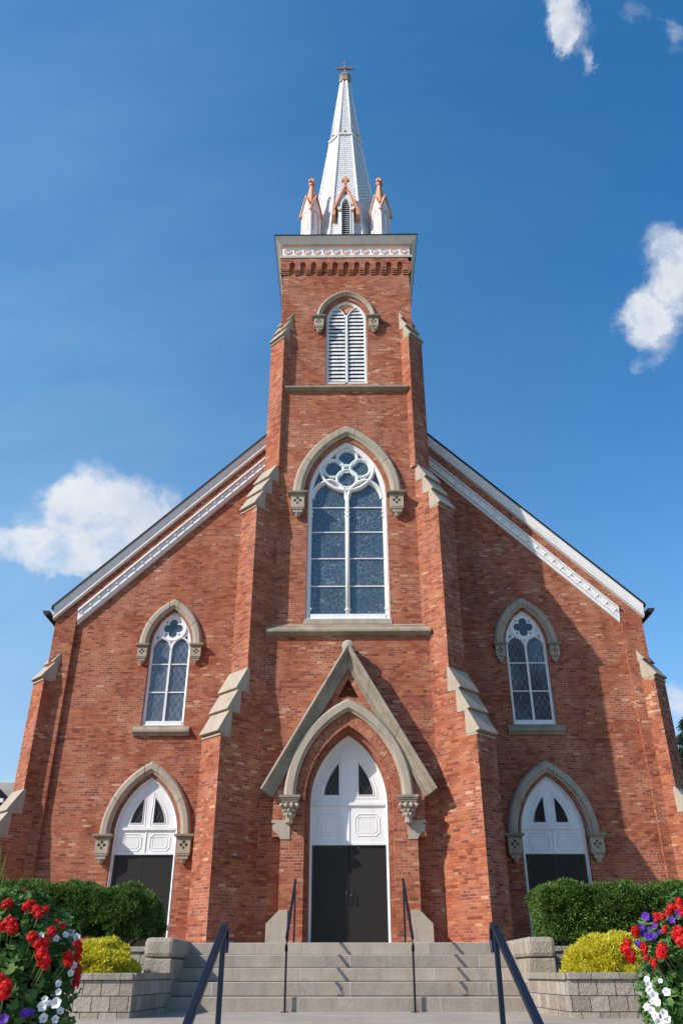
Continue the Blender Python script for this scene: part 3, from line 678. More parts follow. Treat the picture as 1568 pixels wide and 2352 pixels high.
# carved foliage keystone under the apex
for sg in (-1, 1):
    k = MB(); pts = [(1.82, 3.56), (1.38, 3.56), (1.38, 3.14), (1.60, 3.14), (1.63, 3.20), (1.66, 3.25), (1.72, 3.29), (1.77, 3.34), (1.80, 3.40), (1.78, 3.46), (1.73, 3.48), (1.73, 3.50), (1.82, 3.50)]
    k.xz([(sg*x, z) for x, z in pts], PY-.022, Y1+.01, STONE); k.build('kneeler_stone', PO, bevel=.005)
    k = MB(); k.xz([(sg*x, z) for x, z in ((1.38, .6), (1.38, 1.66), (1.57, 1.66), (1.86, 1.38), (1.86, .6))], PY-.03, Y1+.01, STONE); k.build('base_stone', PO, bevel=.008)
    # leafy capital
    c = MB(); cx = sg*1.40; yb = PY
    for a, z1, z2 in ((.25, 4.045, 4.10), (.225, 4.0, 4.045), (.20, 3.95, 4.0), (.17, 3.90, 3.95)):
        c.box(cx-a, cx+a, yb-a*.95, yb+.01, z1, z2, STONEW)
    c.lathe([(0, 0), (.04, .02), (.07, .06), (.095, .10), (.08, .13), (.10, .15), (.115, .20), (.11, .28), (.13, .34), (.165, .42), (.17, .46)], (cx, yb-.11, 3.44), STONE, n=14)
    rnd = random.Random(3)
    for lev, (zz, rr, nb, sz) in enumerate(((3.50, .075, 8, .028), (3.66, .12, 8, .036), (3.76, .135, 8, .04), (3.86, .17, 8, .055))):
        for q in range(nb):
            an = 2*math.pi*(q+lev*.5)/nb
            c.ball((cx+rr*math.cos(an), yb-.11+rr*math.sin(an), zz), sz, STONE, n=8, sc=(1, 1, 1.25))
            c.ball((cx+rr*1.12*math.cos(an), yb-.11+rr*1.12*math.sin(an), zz+.035), sz*.55, STONEW, n=6)
    for dx in (-.19, .19, -.06, .06): c.ball((cx+dx, yb-.24, 3.86), .052, STONE, n=8)
    c.build('capital', PO)
# ---- doors (white panelled tympanum above dark double doors)
def church_door(parent, cx, ya, k, r, zt, zp, zsill, wf, glassx, glassz, gtop, pan, handles):
    """k: arch dict, r: frame offset from it, zt: head of the dark doors, zp: rail between panels and lights"""
    a = k['a']+r
    fr = MB()
    sweep(fr, k['a'], k['h'], k['zs'], cx, [(r, ya+.1), (r, ya-.06), (r-.03, ya-.09), (r-wf*.6, ya-.07), (r-wf*.7, ya-.03), (r-wf, ya-.02), (r-wf, ya+.1)], WHITE, zb=zsill, n=16)
    D = fr.build('door', parent, bevel=.003)
    ty = MB(); inner = arch(k['a'], k['h'], r-wf+.01, k['zs'], cx, 16, zt)
    gl = {}
    holes = []
    for sg in (-1, 1):
        x0, x1 = cx+sg*glassx[0], cx+sg*glassx[1]
        # lancet half-light: vertical inner edge, curved outer edge
        pts = [(x1, glassz)]
        for i in range(1, 10):
            f = i/9.; pts.append((x1-(x1-x0)*f**1.75, glassz+(gtop-glassz)*f))
        pts.append((x0, gtop)); pts.append((x0, glassz))
        out = []
        for p in pts:
            if not out or math.dist(out[-1], p) > .004: out.append(p)
        holes.append(out)
    holed(ty, inner, holes, ya, WHITE)
    for h in holes:
        rim(ty, h, ya, ya+.05, WHITE)
        big = inset(h, -.10); moulding(ty, big, .03, ya, .014, WHITE); moulding(ty, inset(h, -.025), .025, ya, .02, WHITE)
    ty.box(cx-a+wf, cx+a-wf, ya-.045, ya, zp-.035, zp+.03, WHITE)
    ty.box(cx-a+wf, cx+a-wf, ya-.03, ya, zt-.005, zt+.035, WHITE)
    ty.box(cx-.012, cx+.012, ya-.018, ya, zt+.035, zp-.035, WHITE)
    for sg in (-1, 1):
        px0, px1, pz0, pz1 = pan; n_ = .055
        x0, x1 = (cx+px0, cx+px1) if sg > 0 else (cx-px1, cx-px0)
        lpn = []
        for (xx, zz, sx_, sz_) in ((x0, pz0, 1, 1), (x1, pz0, -1, 1), (x1, pz1, -1, -1), (x0, pz1, 1, -1)):
            q = [(xx, zz+sz_*n_*1.5), (xx+sx_*n_*.55, zz+sz_*n_*1.25), (xx+sx_*n_*1.25, zz+sz_*n_*.55), (xx+sx_*n_*1.5, zz)]
            if (sx_ > 0) != (sz_ > 0): q = q[::-1]
            lpn += q
        moulding(ty, lpn, .03, ya, .016, WHITE); moulding(ty, inset(lpn, .075), .02, ya, .010, WHITE)
        gb = [(x0-.02, 0)]
    ty.build('tympanum', D)
    for h in holes:
        g = MB(); holed(g, h, [], ya+.035, GLASS_K); g.build('glass', D, merge=False)
    for sg in (-1, 1):
        lf = MB(); x0, x1 = sorted((cx+sg*.006, cx+sg*(a-wf-.0)))
        lf.box(x0, x1, ya+.02, ya+.07, zsill, zt-.03, DOORM)
        xx0, xx1 = sorted((cx+sg*(a-wf-.035), cx+sg*(a-wf)))
        lf.box(xx0, xx1, ya-.0, ya+.02, zsill, zt-.03, BLACKM)
        leaf = lf.build('door_leaf', D, bevel=.003)
        if handles:
            hn = MB(); hx = cx+sg*.065
            hn.tube([(hx, ya+.02, 1.86), (hx, ya-.05, 1.86), (hx, ya-.05, 2.10), (hx, ya+.02, 2.10)], .011, BLACKM, n=8)
            hn.box(hx-.025, hx+.025, ya+.012, ya+.02, 1.82, 2.14, BLACKM)
            hn.build('handle', leaf)
    hd = MB(); hd.box(cx-a+wf, cx+a-wf, ya+.0, ya+.06, zt-.03, zt-.005, BLACKM)
    if handles:
        for bx, bz, br0 in ((cx+.035, 2.0, .018), (cx-.22, zt-.06, .012), (cx+.22, zt-.06, .012)):
            lk_ = MB(); lk_.ball((bx, ya+.012, bz), br0, CHROME, n=8); lk_.build('lock', D)
    hd.build('door_head', D)
    st = MB(); st.box(cx-a-.1, cx+a+.1, ya-.3, ya+.3, zsill-.14, zsill, STONE); st.build('threshold', D)
    return D
church_door(church, 0, 20.78, POR, -.09, 3.09, 4.02, .95, .075, (.245, .60), 4.24, 5.0, (.13, .75, 3.28, 3.80), True)
for sx in (-1, 1):
    D = church_door(church, sx*DX, Yn+.10, DOOR, -.01, 3.16, 3.80, .95, .075, (.15, .455), 3.95, 4.60, (.10, .66, 3.23, 3.68), False)
    hood(D, DOOR, sx*DX, Yn, .07, .35, proj=.15, corb=1.2)
# ---- nave front wall
nw = MB()
inn = 8.2
zt_in = lambda x: roofz(x)-.80
low = [(-inn, z0), (-inn, zt_in(inn)), (0, zt_in(0)), (inn, zt_in(inn)), (inn, z0)]
holes = []
dl, dr = arch(DOOR['a'], DOOR['h'], 0, DOOR['zs'], -DX, 14, z0), arch(DOOR['a'], DOOR['h'], 0, DOOR['zs'], DX, 14, z0)
outer = [(-inn, z0), (-inn, zt_in(inn)), (0, zt_in(0)), (inn, zt_in(inn)), (inn, z0)]+dr[::-1]+dl[::-1]
holes = [arch(WIN['a'], WIN['h'], 0, WIN['zs'], sx*WX, 14, 6.55) for sx in (-1, 1)]
holed(nw, outer, holes, Yn, BRICK)
for h in holes: rim(nw, h, Yn, Yn+.3, BRICK)
for h in (dl, dr): rim(nw, h, Yn, Yn+.3, BRICK, closed=False)
Hn = 8.82
for sg in (-1, 1):     # frame: corner strip and raking band, standing proud
    nw.xz([(sg*inn, z0), (sg*Hn, z0), (sg*Hn, roofz(Hn)-.05), (0, roofz(0)-.05), (0, roofz(0)-.84), (sg*inn, roofz(inn)-.84)], Yf, Yn+.05, BRICK)
    nw.prism([(0, -.72), (0, -.82), (1, -.82), (1, -.72)], lambda p, a: (sg*(2.5+p[0]*(inn-2.5)), a, roofz(2.5+p[0]*(inn-2.5))+p[1]), Yf-.035, Yf, VOUS)
    nw.face([(sg*Hn, Yf, z0), (sg*Hn, 60, z0), (sg*Hn, 60, roofz(Hn)-.05), (sg*Hn, Yf, roofz(Hn)-.05)], BRICK)
nw.build('nave_wall', church)
# roof
rf = MB(); yr = 22.67
for sg in (-1, 1):
    xe = 8.95
    for j, (o0, o1) in enumerate(((0, -.09),)):
        rf.prism([(0, roofz(0)), (xe, roofz(xe)), (xe, roofz(xe)+o1), (0, roofz(0)+o1)], lambda p, a: (sg*p[0], a, p[1]), yr, 60, ROOFM)
RF = rf.build('nave_roof', church)
for sg in (-1, 1):
    rk = MB(); xs, xe = 2.2, 8.88
    pr = [(yr+.02, -.085), (yr+.02, -.12), (yr+.04, -.15), (yr+.05, -.24), (yr+.07, -.27), (yr+.08, -.33), (yr+.12, -.37), (yr+.09, -.385), (yr+.09, -.44), (yr+.18, -.47), (Yf+.02, -.475), (Yf+.02, -.085)]
    for j in range(len(pr)):
        k = (j+1) % len(pr); c_ = [(sg*x, p[0], roofz(x)+p[1]) for p in (pr[j], pr[k]) for x in (xs, xe)]
        rk.face([c_[0], c_[1], c_[3], c_[2]], WHITE)
    for x in (xs, xe): rk.face([(sg*x, p[0], roofz(x)+p[1]) for p in pr], WHITE)
    rk.build('rake_cornice', church)
    fz = MB(); xe2 = inn-.02; top, bot = -.84, -1.30
    pr = [(Yf-.075, top), (Yf-.085, top-.05), (Yf-.05, top-.08), (Yf-.02, top-.09), (Yf-.02, bot+.14), (Yf-.02, bot+.12), (Yf+.02, bot+.10), (Yf+.05, bot+.04), (Yf+.03, bot), (Yn+.01, bot), (Yn+.01, top)]
    for j in range(len(pr)):
        k = (j+1) % len(pr); c_ = [(sg*x, p[0], roofz(x)+p[1]) for p in (pr[j], pr[k]) for x in (xs, xe2)]
        fz.face([c_[0], c_[1], c_[3], c_[2]], WHITE)
    for x in (xs, xe2): fz.face([(sg*x, p[0], roofz(x)+p[1]) for p in pr], WHITE)
    x = 2.9
    while x < xe2-.1:
        zc_ = roofz(x)+(top+bot)/2+.045
        fz.ball((sg*x, Yf-.022, zc_), .042, WHITE, n=8)
        for q in range(4):
            an = q*math.pi/2+.78; fz.ball((sg*x+.085*math.cos(an), Yf-.02, zc_+.085*math.sin(an)), .026, WHITE, n=6, sc=(1.5, .5, 1.1))
        x += .235
    fz.build('raking_frieze', church)
    gt = MB(); gx, gz = 9.10, 9.92
    pts = [(gx+.09*math.cos(a), gz+.09*math.sin(a)) for a in [math.pi+math.pi*i/8 for i in range(9)]]
    pts = [(gx-.09, gz+.05)]+pts+[(gx+.11, gz+.04), (gx+.13, gz+.05)]
    gt.prism([(sg*p[0], p[1]) for p in pts], lambda p, a: (p[0], a, p[1]), 22.72, 60, ROOFM)
    gt.prism([(sg*8.83, 9.98), (sg*8.83, 9.72), (sg*8.98, 9.9), (sg*8.98, 10.0)], lambda p, a: (p[0], a, p[1]), 22.9, 60, WHITE)
    gt.build('gutter', RF)
# nave windows
for sx in (-1, 1):
    cx = sx*WX; ya = Yn+.13
    f = MB(); sweep(f, WIN['a'], WIN['h'], WIN['zs'], cx, [(0, ya+.04), (0, ya-.05), (-.03, ya-.07), (-.05, ya-.03), (-.085, ya-.02), (-.085, ya+.04)], WHITE, zb=6.56)
    f.box(cx-.53, cx+.53, ya-.06, ya+.03, 6.56, 6.70, WHITE); f.box(cx-.61, cx+.61, ya-.09, ya+.03, 6.55, 6.58, WHITE)
    W = f.build('window', church, bevel=.003)
    tr = MB(); tr.box(cx-.03, cx+.03, ya-.045, ya+.03, 6.66, 9.02, WHITE)
    for sg in (-1, 1): sweep(tr, .27, .36, 8.86, cx+sg*.285, [(.03, ya+.03), (.03, ya-.05), (-.01, ya-.06), (-.03, ya+.03)], WHITE, n=8)
    cz_ = 9.53
    ringtube(tr, cx, cz_, 0, .40, [(.035, ya+.03), (.035, ya-.05), (0, ya-.07), (-.035, ya-.03), (-.045, ya+.03)], WHITE, n=32)
    # quatrefoil plate: disc with four-lobed hole and corner eyes
    lob = []
    for q in range(4):
        a0 = q*math.pi/2+math.pi/4
        for i in range(9):
            an = a0-math.pi/4+math.pi/2-R(125)+R(250)*i/8
            c0 = (cx+.165*math.cos(q*math.pi/2+math.pi/2), cz_+.165*math.sin(q*math.pi/2+math.pi/2))
            lob.append((c0[0]+.125*math.cos(q*math.pi/2+math.pi/2-R(115)+R(230)*i/8), c0[1]+.125*math.sin(q*math.pi/2+math.pi/2-R(115)+R(230)*i/8)))
    eyes = [[(cx+.28*math.cos(q*math.pi/2+math.pi/4)+.045*math.cos(q*math.pi/2+math.pi/4+2*math.pi*i/3), cz_+.28*math.sin(q*math.pi/2+math.pi/4)+.045*math.sin(q*math.pi/2+math.pi/4+2*math.pi*i/3)) for i in range(3)] for q in range(4)]
    holed(tr, circ(cx, cz_, .37, 32), [lob]+eyes, ya-.015, WHITE); rim(tr, lob, ya-.015, ya+.02, WHITE)
    # solid spandrels with small eyes
    for sg in (-1, 1):
        sp_ = [(cx+sg*.53, 8.95), (cx+sg*.525, 9.2), (cx+sg*.43, 9.5), (cx+sg*.36, 9.36), (cx+sg*.285, 9.26), (cx+sg*.38, 9.18), (cx+sg*.48, 9.05)]
        ey = [(cx+sg*.47, 9.13), (cx+sg*.45, 9.3), (cx+sg*.385, 9.22)]
        holed(tr, sp_, [ey], ya-.012, WHITE)
    holed(tr, [(cx-.05, 8.95), (cx+.05, 8.95), (cx+.16, 9.18), (cx, 9.12), (cx-.16, 9.18)], [], ya-.012, WHITE)
    holed(tr, [(cx, 10.02), (cx-.13, 9.9), (cx+.13, 9.9)], [], ya-.012, WHITE)
    tr.build('tracery', W)
    for z in (7.55, 8.40):
        b = MB(); b.box(cx-.54, cx+.54, ya-.02, ya+.02, z-.016, z+.016, WHITE); b.build('glazing_bar', W)
    g = MB(); lower = [(cx-.55, 6.6), (cx-.55, 9.12), (cx, 9.12), (cx, 9.12), (cx+.55, 9.12), (cx+.55, 6.6)]
    holed(g, [(cx-.55, 6.6), (cx-.55, 9.10), (cx+.55, 9.10), (cx+.55, 6.6)], [], ya+.015, GLASS_D)
    up = [p for p in arch(WIN['a'], WIN['h'], -.06, WIN['zs'], cx, 12) if p[1] > 9.10]
    holed(g, [(cx-.545, 9.10)]+up+[(cx+.545, 9.10)], [], ya+.015, GLASS_P)
    g.build('glass', W, merge=False)
    s = MB(); s.prism([(Yn+.2, 6.55), (Yn+.02, 6.55), (Yn-.14, 6.40), (Yn-.14, 6.34), (Yn-.08, 6.30), (Yn-.06, 6.25), (Yn+.2, 6.25)], lambda p, a: (a, p[0], p[1]), cx-.80, cx+.80, STONEW)
    s.build('sill', W, bevel=.006)
    hood(W, WIN, cx, Yn, .05, .33, proj=.13, corb=.95)
# ---- tower cornice
def ringprof(mb, prof, hw=H3, yc=YC):
    for j in range(len(prof)-1):
        (o0, za, m_), (o1, zb_, _) = prof[j], prof[j+1]
        for q in range(4):
            def c(o, z, q):
                s_ = [(-1, -1), (1, -1), (1, 1), (-1, 1)][q % 4]; return (s_[0]*(hw+o), yc+s_[1]*(hw+o), z)
            mb.face([c(o0, za, q), c(o0, za, q+1), c(o1, zb_, q+1), c(o1, zb_, q)], m_)
cn = MB()
ringprof(cn, [(.0, 22.69, GREYW), (.13, 22.69, GREYW), (.14, 22.735, GREYW), (.11, 22.75, GREYW), (.13, 22.79, GREYW), (.12, 22.80, WHITE), (.06, 22.82, WHITE), (.06, 23.24, GREYW), (.11, 23.27, SALMON), (.13, 23.28, SALMON), (.135, 23.33, GREYW),
              (.15, 23.335, GREYW), (.17, 23.37, GREYW), (.22, 23.42, GREYW), (.24, 23.44, GREYW), (.25, 23.455, GREYW), (.27, 23.48, GREYW), (.33, 23.53, GREYW), (.345, 23.55, BLACKM), (.36, 23.55, BLACKM), (.365, 23.60, ROOFM), (-2.2, 23.80, ROOFM)])
cn.build('tower_cornice', church)
def roundels(s):
    y = -H3-.06
    for i in range(13):
        cx = (i-6)*.347; cz = 23.03
        ringtube(s, cx, cz, y, .115, [(.016, 0), (.012, -.022), (-.006, -.022), (-.02, .0)], SALMON, n=18)
        s.face([(x, y-.002, z) for x, z in circ(cx, cz, .10, 14)], GREYW)
        for q in range(4):
            a = q*math.pi/2+math.pi/4; s.ball((cx+.042*math.cos(a), y-.006, cz+.042*math.sin(a)), .034, WHITE, n=6, sc=(1, .5, 1))
rot4(roundels, 'frieze_roundels', church)
# ---- spire
sp = MB()
def octa(a, z):
    c = a/math.cos(math.pi/8)
    return [Vector((c*math.cos(math.pi/8+k*math.pi/4-math.pi/2-math.pi/4), YC+c*math.sin(math.pi/8+k*math.pi/4-math.pi/2-math.pi/4), z)) for k in range(8)]
LV = [(1.70, 23.6), (1.485, 24.95), (1.16, 27.35), (1.0, 28.75), (.665, 31.9), (.645, 31.9), (.19, 36.7)]
spA = lambda z: next((LV[i][0]+(LV[i+1][0]-LV[i][0])*(z-LV[i][1])/(LV[i+1][1]-LV[i][1]) for i in range(len(LV)-1) if LV[i][1] <= z <= LV[i+1][1] and LV[i+1][1] > LV[i][1]), .2)
for i in range(len(LV)-1):
    A, B = octa(*LV[i]), octa(*LV[i+1]); diag = LV[i][1] == 27.35
    for k in range(8):
        p0, p1, q0, q1 = A[k], A[(k+1) % 8], B[k], B[(k+1) % 8]
        mid = (p0+p1)/2; tg = (p1-p0).normalized(); upv = ((q0+q1)/2-mid).normalized()
        uv = [((p-mid).dot(tg), p.z) for p in (p0, p1, q1, q0)]
        if diag:
            uv = [((u+v_)*.7071, (v_-u)*.7071) for u, v_ in uv]
        sp.face([p0, p1, q1, q0], SIDING, uv)
SP = sp.build('spire', church, merge=False)
rb = MB()
for k in range(8):
    for i0, i1, r_ in ((0, 4, .05), (5, 6, .04)):
        pts = [octa(*LV[i])[k] for i in range(i0, i1+1)]
        rb.tube(pts, [r_*1.15]+[r_]*(len(pts)-2)+[r_*.75], WHITE, n=6)
rb.build('ridge_boards', SP)
bd = MB()
for (a0, z0_), (a1, z1_) in (((.665, 31.82), (.74, 31.86)), ((.74, 31.86), (.74, 31.95)), ((.74, 31.95), (.65, 32.06))):
    A, B = octa(a0, z0_), octa(a1, z1_)
    for k in range(8): bd.face([A[k], A[(k+1) % 8], B[(k+1) % 8], B[k]], WHITE)
o8 = octa(.70, 32.05)
for k in range(8):
    m_ = (o8[k]+o8[(k+1) % 8])/2; bd.ball(m_, .06, COPPER, n=8, sc=(1.2, 1.2, .7))
bd.build('spire_band', SP)
co = MB()
for (a0, z0_), (a1, z1_) in (((.2, 36.45), (.27, 36.5)), ((.27, 36.5), (.25, 36.85)), ((.25, 36.85), (.28, 36.9)), ((.28, 36.9), (.28, 37.0)), ((.28, 37.0), (.05, 37.15))):
    A, B = octa(a0, z0_), octa(a1, z1_)
    for k in range(8): co.face([A[k], A[(k+1) % 8], B[(k+1) % 8], B[k]], STONEW)
co.build('spire_collar', SP)
cr = MB(); zc = 37.72
cr.box(-.036, .036, YC-.045, YC+.045, 37.05, 38.1, STONEW); cr.box(-.34, .34, YC-.043, YC+.043, zc-.036, zc+.036, STONEW)
for x, z in ((-.36, zc), (.36, zc), (0, 38.12)):
    for dx, dz in ((0, .055), (0, -.055), (.05, 0), (-.05, 0)): cr.ball((x+dx, YC, z+dz), .04, STONEW, n=8)
cr.ball((0, YC, zc), .09, STONEW, n=8)
cr.build('cross', SP)
# dormers on the four main faces
def dormer(q):
    mt = Matrix.Translation((0, YC, 0)) @ Matrix.Rotation(q*math.pi/2, 4, 'Z')
    yd = -1.71; d = MB(); zb, ze, za = 23.7, 25.95, 27.32
    op_ = arch(.155, .36, 0, 26.18, 0, 8, zb)
    out = [(-.30, zb), (-.30, ze), (-.34, ze+.12), (0, za-.1), (.34, ze+.12), (.30, ze), (.30, zb)]+op_[::-1]
    trh = [(-.10, 26.78), (.10, 26.78), (0, 27.02)]
    lo_ = [[Vector((p[0], p[1], 0)) for p in out], [Vector((p[0], p[1], 0)) for p in trh]]; fl_ = out+trh
    for tt in tessellate_polygon(lo_): d.face([(fl_[i][0], yd, fl_[i][1]) for i in tt], WHITE)
    rim(d, out[:7], yd, -1.0, WHITE, closed=False); rim(d, op_, yd, yd+.18, WHITE, closed=False); rim(d, trh, yd, yd+.05, SALMON)
    d.face([(p[0], yd+.05, p[1]) for p in trh], COPPER)
    sweep(d, .155, .36, 26.18, 0, [(0, yd), (0, yd-.03), (.04, yd-.03), (.05, yd)], WHITE, zb=zb, n=8)
    for sg in (-1, 1):
        d.box(min(sg*.18, sg*.31), max(sg*.18, sg*.31), yd-.05, yd, ze-.04, ze+.06, WHITE); d.box(min(sg*.19, sg*.29), max(sg*.19, sg*.29), yd-.06, yd, ze-.12, ze-.04, SALMON)
        d.ball((sg*.25, yd-.01, ze+.24), .035, COPPER, n=8)
        d.box(min(sg*.17, sg*.30), max(sg*.17, sg*.30), yd-.03, yd, zb, zb+.4, WHITE)
    d.xform(mt); D = d.build('dormer', SP) if 0 else d.build('dormer', church)
    s = MB(); z = zb+.05
    while z < 26.46:
        hw = .15 if z < 26.18 else .15*(1-(z-26.18)/.36)**.6
        s.prism([(yd+.05, z), (yd+.05, z+.02), (yd+.15, z+.09), (yd+.15, z+.07)], lambda p, a: (a, p[0], p[1]), -hw, hw, LOUV); z += .115
    s.xform(mt); s.build('louver_slats', D)
    s = MB(); holed(s, op_, [], yd+.17, VOID); s.xform(mt); s.build('shade_backing', D)  # sheet coloured near-black for the shade inside the dormer
    r_ = MB()
    for sg in (-1, 1):
        A = [(sg*.50, y, 25.83+.0) for y in (yd-.14, -.9)]
        pr = [(0, 0), (0, -.09)]
        x0, zz0, zz1 = sg*.52, 25.85, 27.40
        r_.prism([(x0, zz0), (0, zz1), (0, zz1-.19), (x0-sg*.07, zz0-.02)], lambda p, a: (p[0], a, p[1]), yd-.08, -.85, SALMON)
        r_.box(min(x0-sg*.13, x0), max(x0-sg*.13, x0), yd-.07, -1.2, zz0-.26, zz0+.02, SALMON)
    r_.box(-.05, .05, yd-.12, yd+.02, 27.3, 27.72, SALMON); r_.box(-.15, .15, yd-.11, yd+.01, 27.50, 27.62, SALMON)
    r_.ball((0, yd-.05, 27.75), .06, SALMON, n=6)
    r_.xform(mt); r_.build('dormer_roof', D)
for q in range(4): dormer(q)
# corner pinnacles, set diagonally
def pinnacle(sx, sy):
    mt = Matrix.Translation((sx*1.34, YC+sy*1.36, 0)) @ Matrix.Rotation(math.pi/4, 4, 'Z')
    p = MB(); h0, h1 = .33, .265
    def sq(h, z): return [Vector((-h, -h, z)), Vector((h, -h, z)), Vector((h, h, z)), Vector((-h, h, z))]
    lv = [(h0, 23.6), (h0, 24.45), (h0-.02, 24.5), (h1, 24.85), (h1, 26.05)]
    for i in range(len(lv)-1):
        A, B = sq(*lv[i]), sq(*lv[i+1])
        for k in range(4): p.face([A[k], A[(k+1) % 4], B[(k+1) % 4], B[k]], WHITE)
    for k in range(4):
        m_ = Matrix.Rotation(k*math.pi/2, 4, 'Z')
        p.face([m_ @ Vector(q_) for q_ in ((-h1, -h1, 26.05), (h1, -h1, 26.05), (0, -h1, 26.85))], WHITE)
        p.face([m_ @ Vector(q_) for q_ in ((-h1, -h1, 26.05), (0, -h1, 26.85), (0, 0, 27.0))], WHITE)
        p.face([m_ @ Vector(q_) for q_ in ((h1, -h1, 26.05), (0, -h1, 26.85), (0, 0, 27.0))], WHITE)
    p.xform(mt); PN = p.build('pinnacle', church)
    e = MB()
    for k in range(4):
        m_ = Matrix.Rotation(k*math.pi/2, 4, 'Z')
        f_ = MB()
        sweep(f_, .12, .26, 25.75, 0, [(.0, -h1), (.0, -h1-.02), (.03, -h1-.02), (.035, -h1)], SALMON, zb=24.88, n=6)
        for sg in (-1, 1):
            f_.prism([(sg*(h1+.10), 25.88), (0, 26.95), (0, 26.84), (sg*(h1+.06), 25.84)], lambda q_, a: (q_[0], a, q_[1]), -h1-.06, -h1+.03, SALMON)
        f_.xform(m_); off = len(e.v); e.v += f_.v
        for fc, u, mi, sm in zip(f_.f, f_.uv, f_.mi, f_.smooth): e.f.append(tuple(i+off for i in fc)); e.uv.append(u); e.mi.append(e.m(f_.mats[mi])); e.smooth.append(sm)
    A, B = sq(.19, 26.5), sq(.055, 27.75)
    for k in range(4): e.face([A[k], A[(k+1) % 4], B[(k+1) % 4], B[k]], SALMON)
    e.xform(mt); e.build('pinnacle_gablets', PN)
    f = MB(); f.box(-.09, .09, -.09, .09, 27.72, 27.80, COPPER); f.box(-.05, .05, -.05, .05, 27.8, 28.1, SALMON)
    f.box(-.14, .14, -.04, .04, 27.92, 28.01, SALMON); f.box(-.042, .042, -.14, .14, 27.925, 28.005, SALMON); f.ball((0, 0, 28.13), .06, SALMON, n=6)
    f.xform(mt); f.build('finial', PN)
for sx in (-1, 1):
    for sy in (-1, 1): pinnacle(sx, sy)
adopt(church)
# ------------------------------------------------------------------ setting
g = MB(); S = 900
for z, y0, y1, m_, nm in ((-1.25, -S, S, GRASS, 'ground'),):
    g.face([(-S, y0, z), (S, y0, z), (S, y1, z), (-S, y1, z)], m_)
tag(g.build('ground', merge=False), kind='structure')
g = MB(); g.box(-45, 45, -24, 5.4, -1.22, -.95, CONC); tag(g.build('lower_pavement'), kind='structure')  # unseen street paving, made pale and wide to bounce light upwards
g = MB(); g.box(-2.42, 2.42, 7.3, 12.15, -.9, 0, PAVE); g.box(-30, 30, 7.3, 10.5, -1.24, -.004, PAVE)
for i in range(5): g.box(-2.42, 2.42, 7.3-.34*(i+1), 7.3-.34*i, -1.2, -.19*(i+1), PAVE)
tag(g.build('front_path'), kind='structure')
g = MB(); g.box(-30, -2.45, 10.7, 13.3, -.9, .36, SOIL); g.box(2.45, 30, 10.7, 13.3, -.9, .36, SOIL); tag(g.build('lower_planting_bed'), kind='structure')
g = MB(); g.box(-60, -2.9, 13.25, 90, -1.2, .74, SOIL); g.box(2.9, 60, 13.25, 90, -1.2, .74, SOIL); g.box(-2.9, 2.9, 20.7, 90, -1.2, .75, SOIL); tag(g.build('upper_planting_bed'), kind='structure')
g = MB(); g.box(-2.9, 2.9, 13.85, 20.9, -.5, .818, PAVE); tag(g.build('church_terrace'), kind='structure')
g = MB(); g.box(-9.5, -2.91, 19.5, 23.2, .5, .79, PAVE); g.box(2.91, 9.5, 19.5, 23.2, .5, .79, PAVE); tag(g.build('side_path'), kind='structure')
# steps
ST = empty('stone_steps', (0, 12.8, 0), 'five broad grey stone steps leading up to the main doors', 'steps')
RS = .822/5
for i in range(5):
    s = MB(); y = 12.1+.35*i; s.box(-2.36, 2.36, y, y+.55 if i < 4 else 13.9, RS*i+(.004 if i else -.05), RS*(i+1), STEP)
    o = s.build('step', ST, bevel=.009)
adopt(ST)
# cheek blocks
for sx in (-1, 1):
    side = 'left' if sx < 0 else 'right'
    C = empty('cheek_block', (sx*2.63, 12.6, 0), 'rough tan stone block capping the %s end of the steps' % side, 'stone block', 'stone blocks at the ends of the steps')
    b = MB(); x0, x1 = sorted((sx*2.35, sx*2.70)); b.box(x0, x1, 12.2, 13.95, -.05, .60, CHEEK); b.build('block', C, bevel=.012)
    x0, x1 = sorted((sx*2.33, sx*2.72))
    b = MB(); b.box(x0, x1, 12.18, 13.95, .61, .85, CHEEK); o = b.build('cap', C, bevel=.055)
    adopt(C)
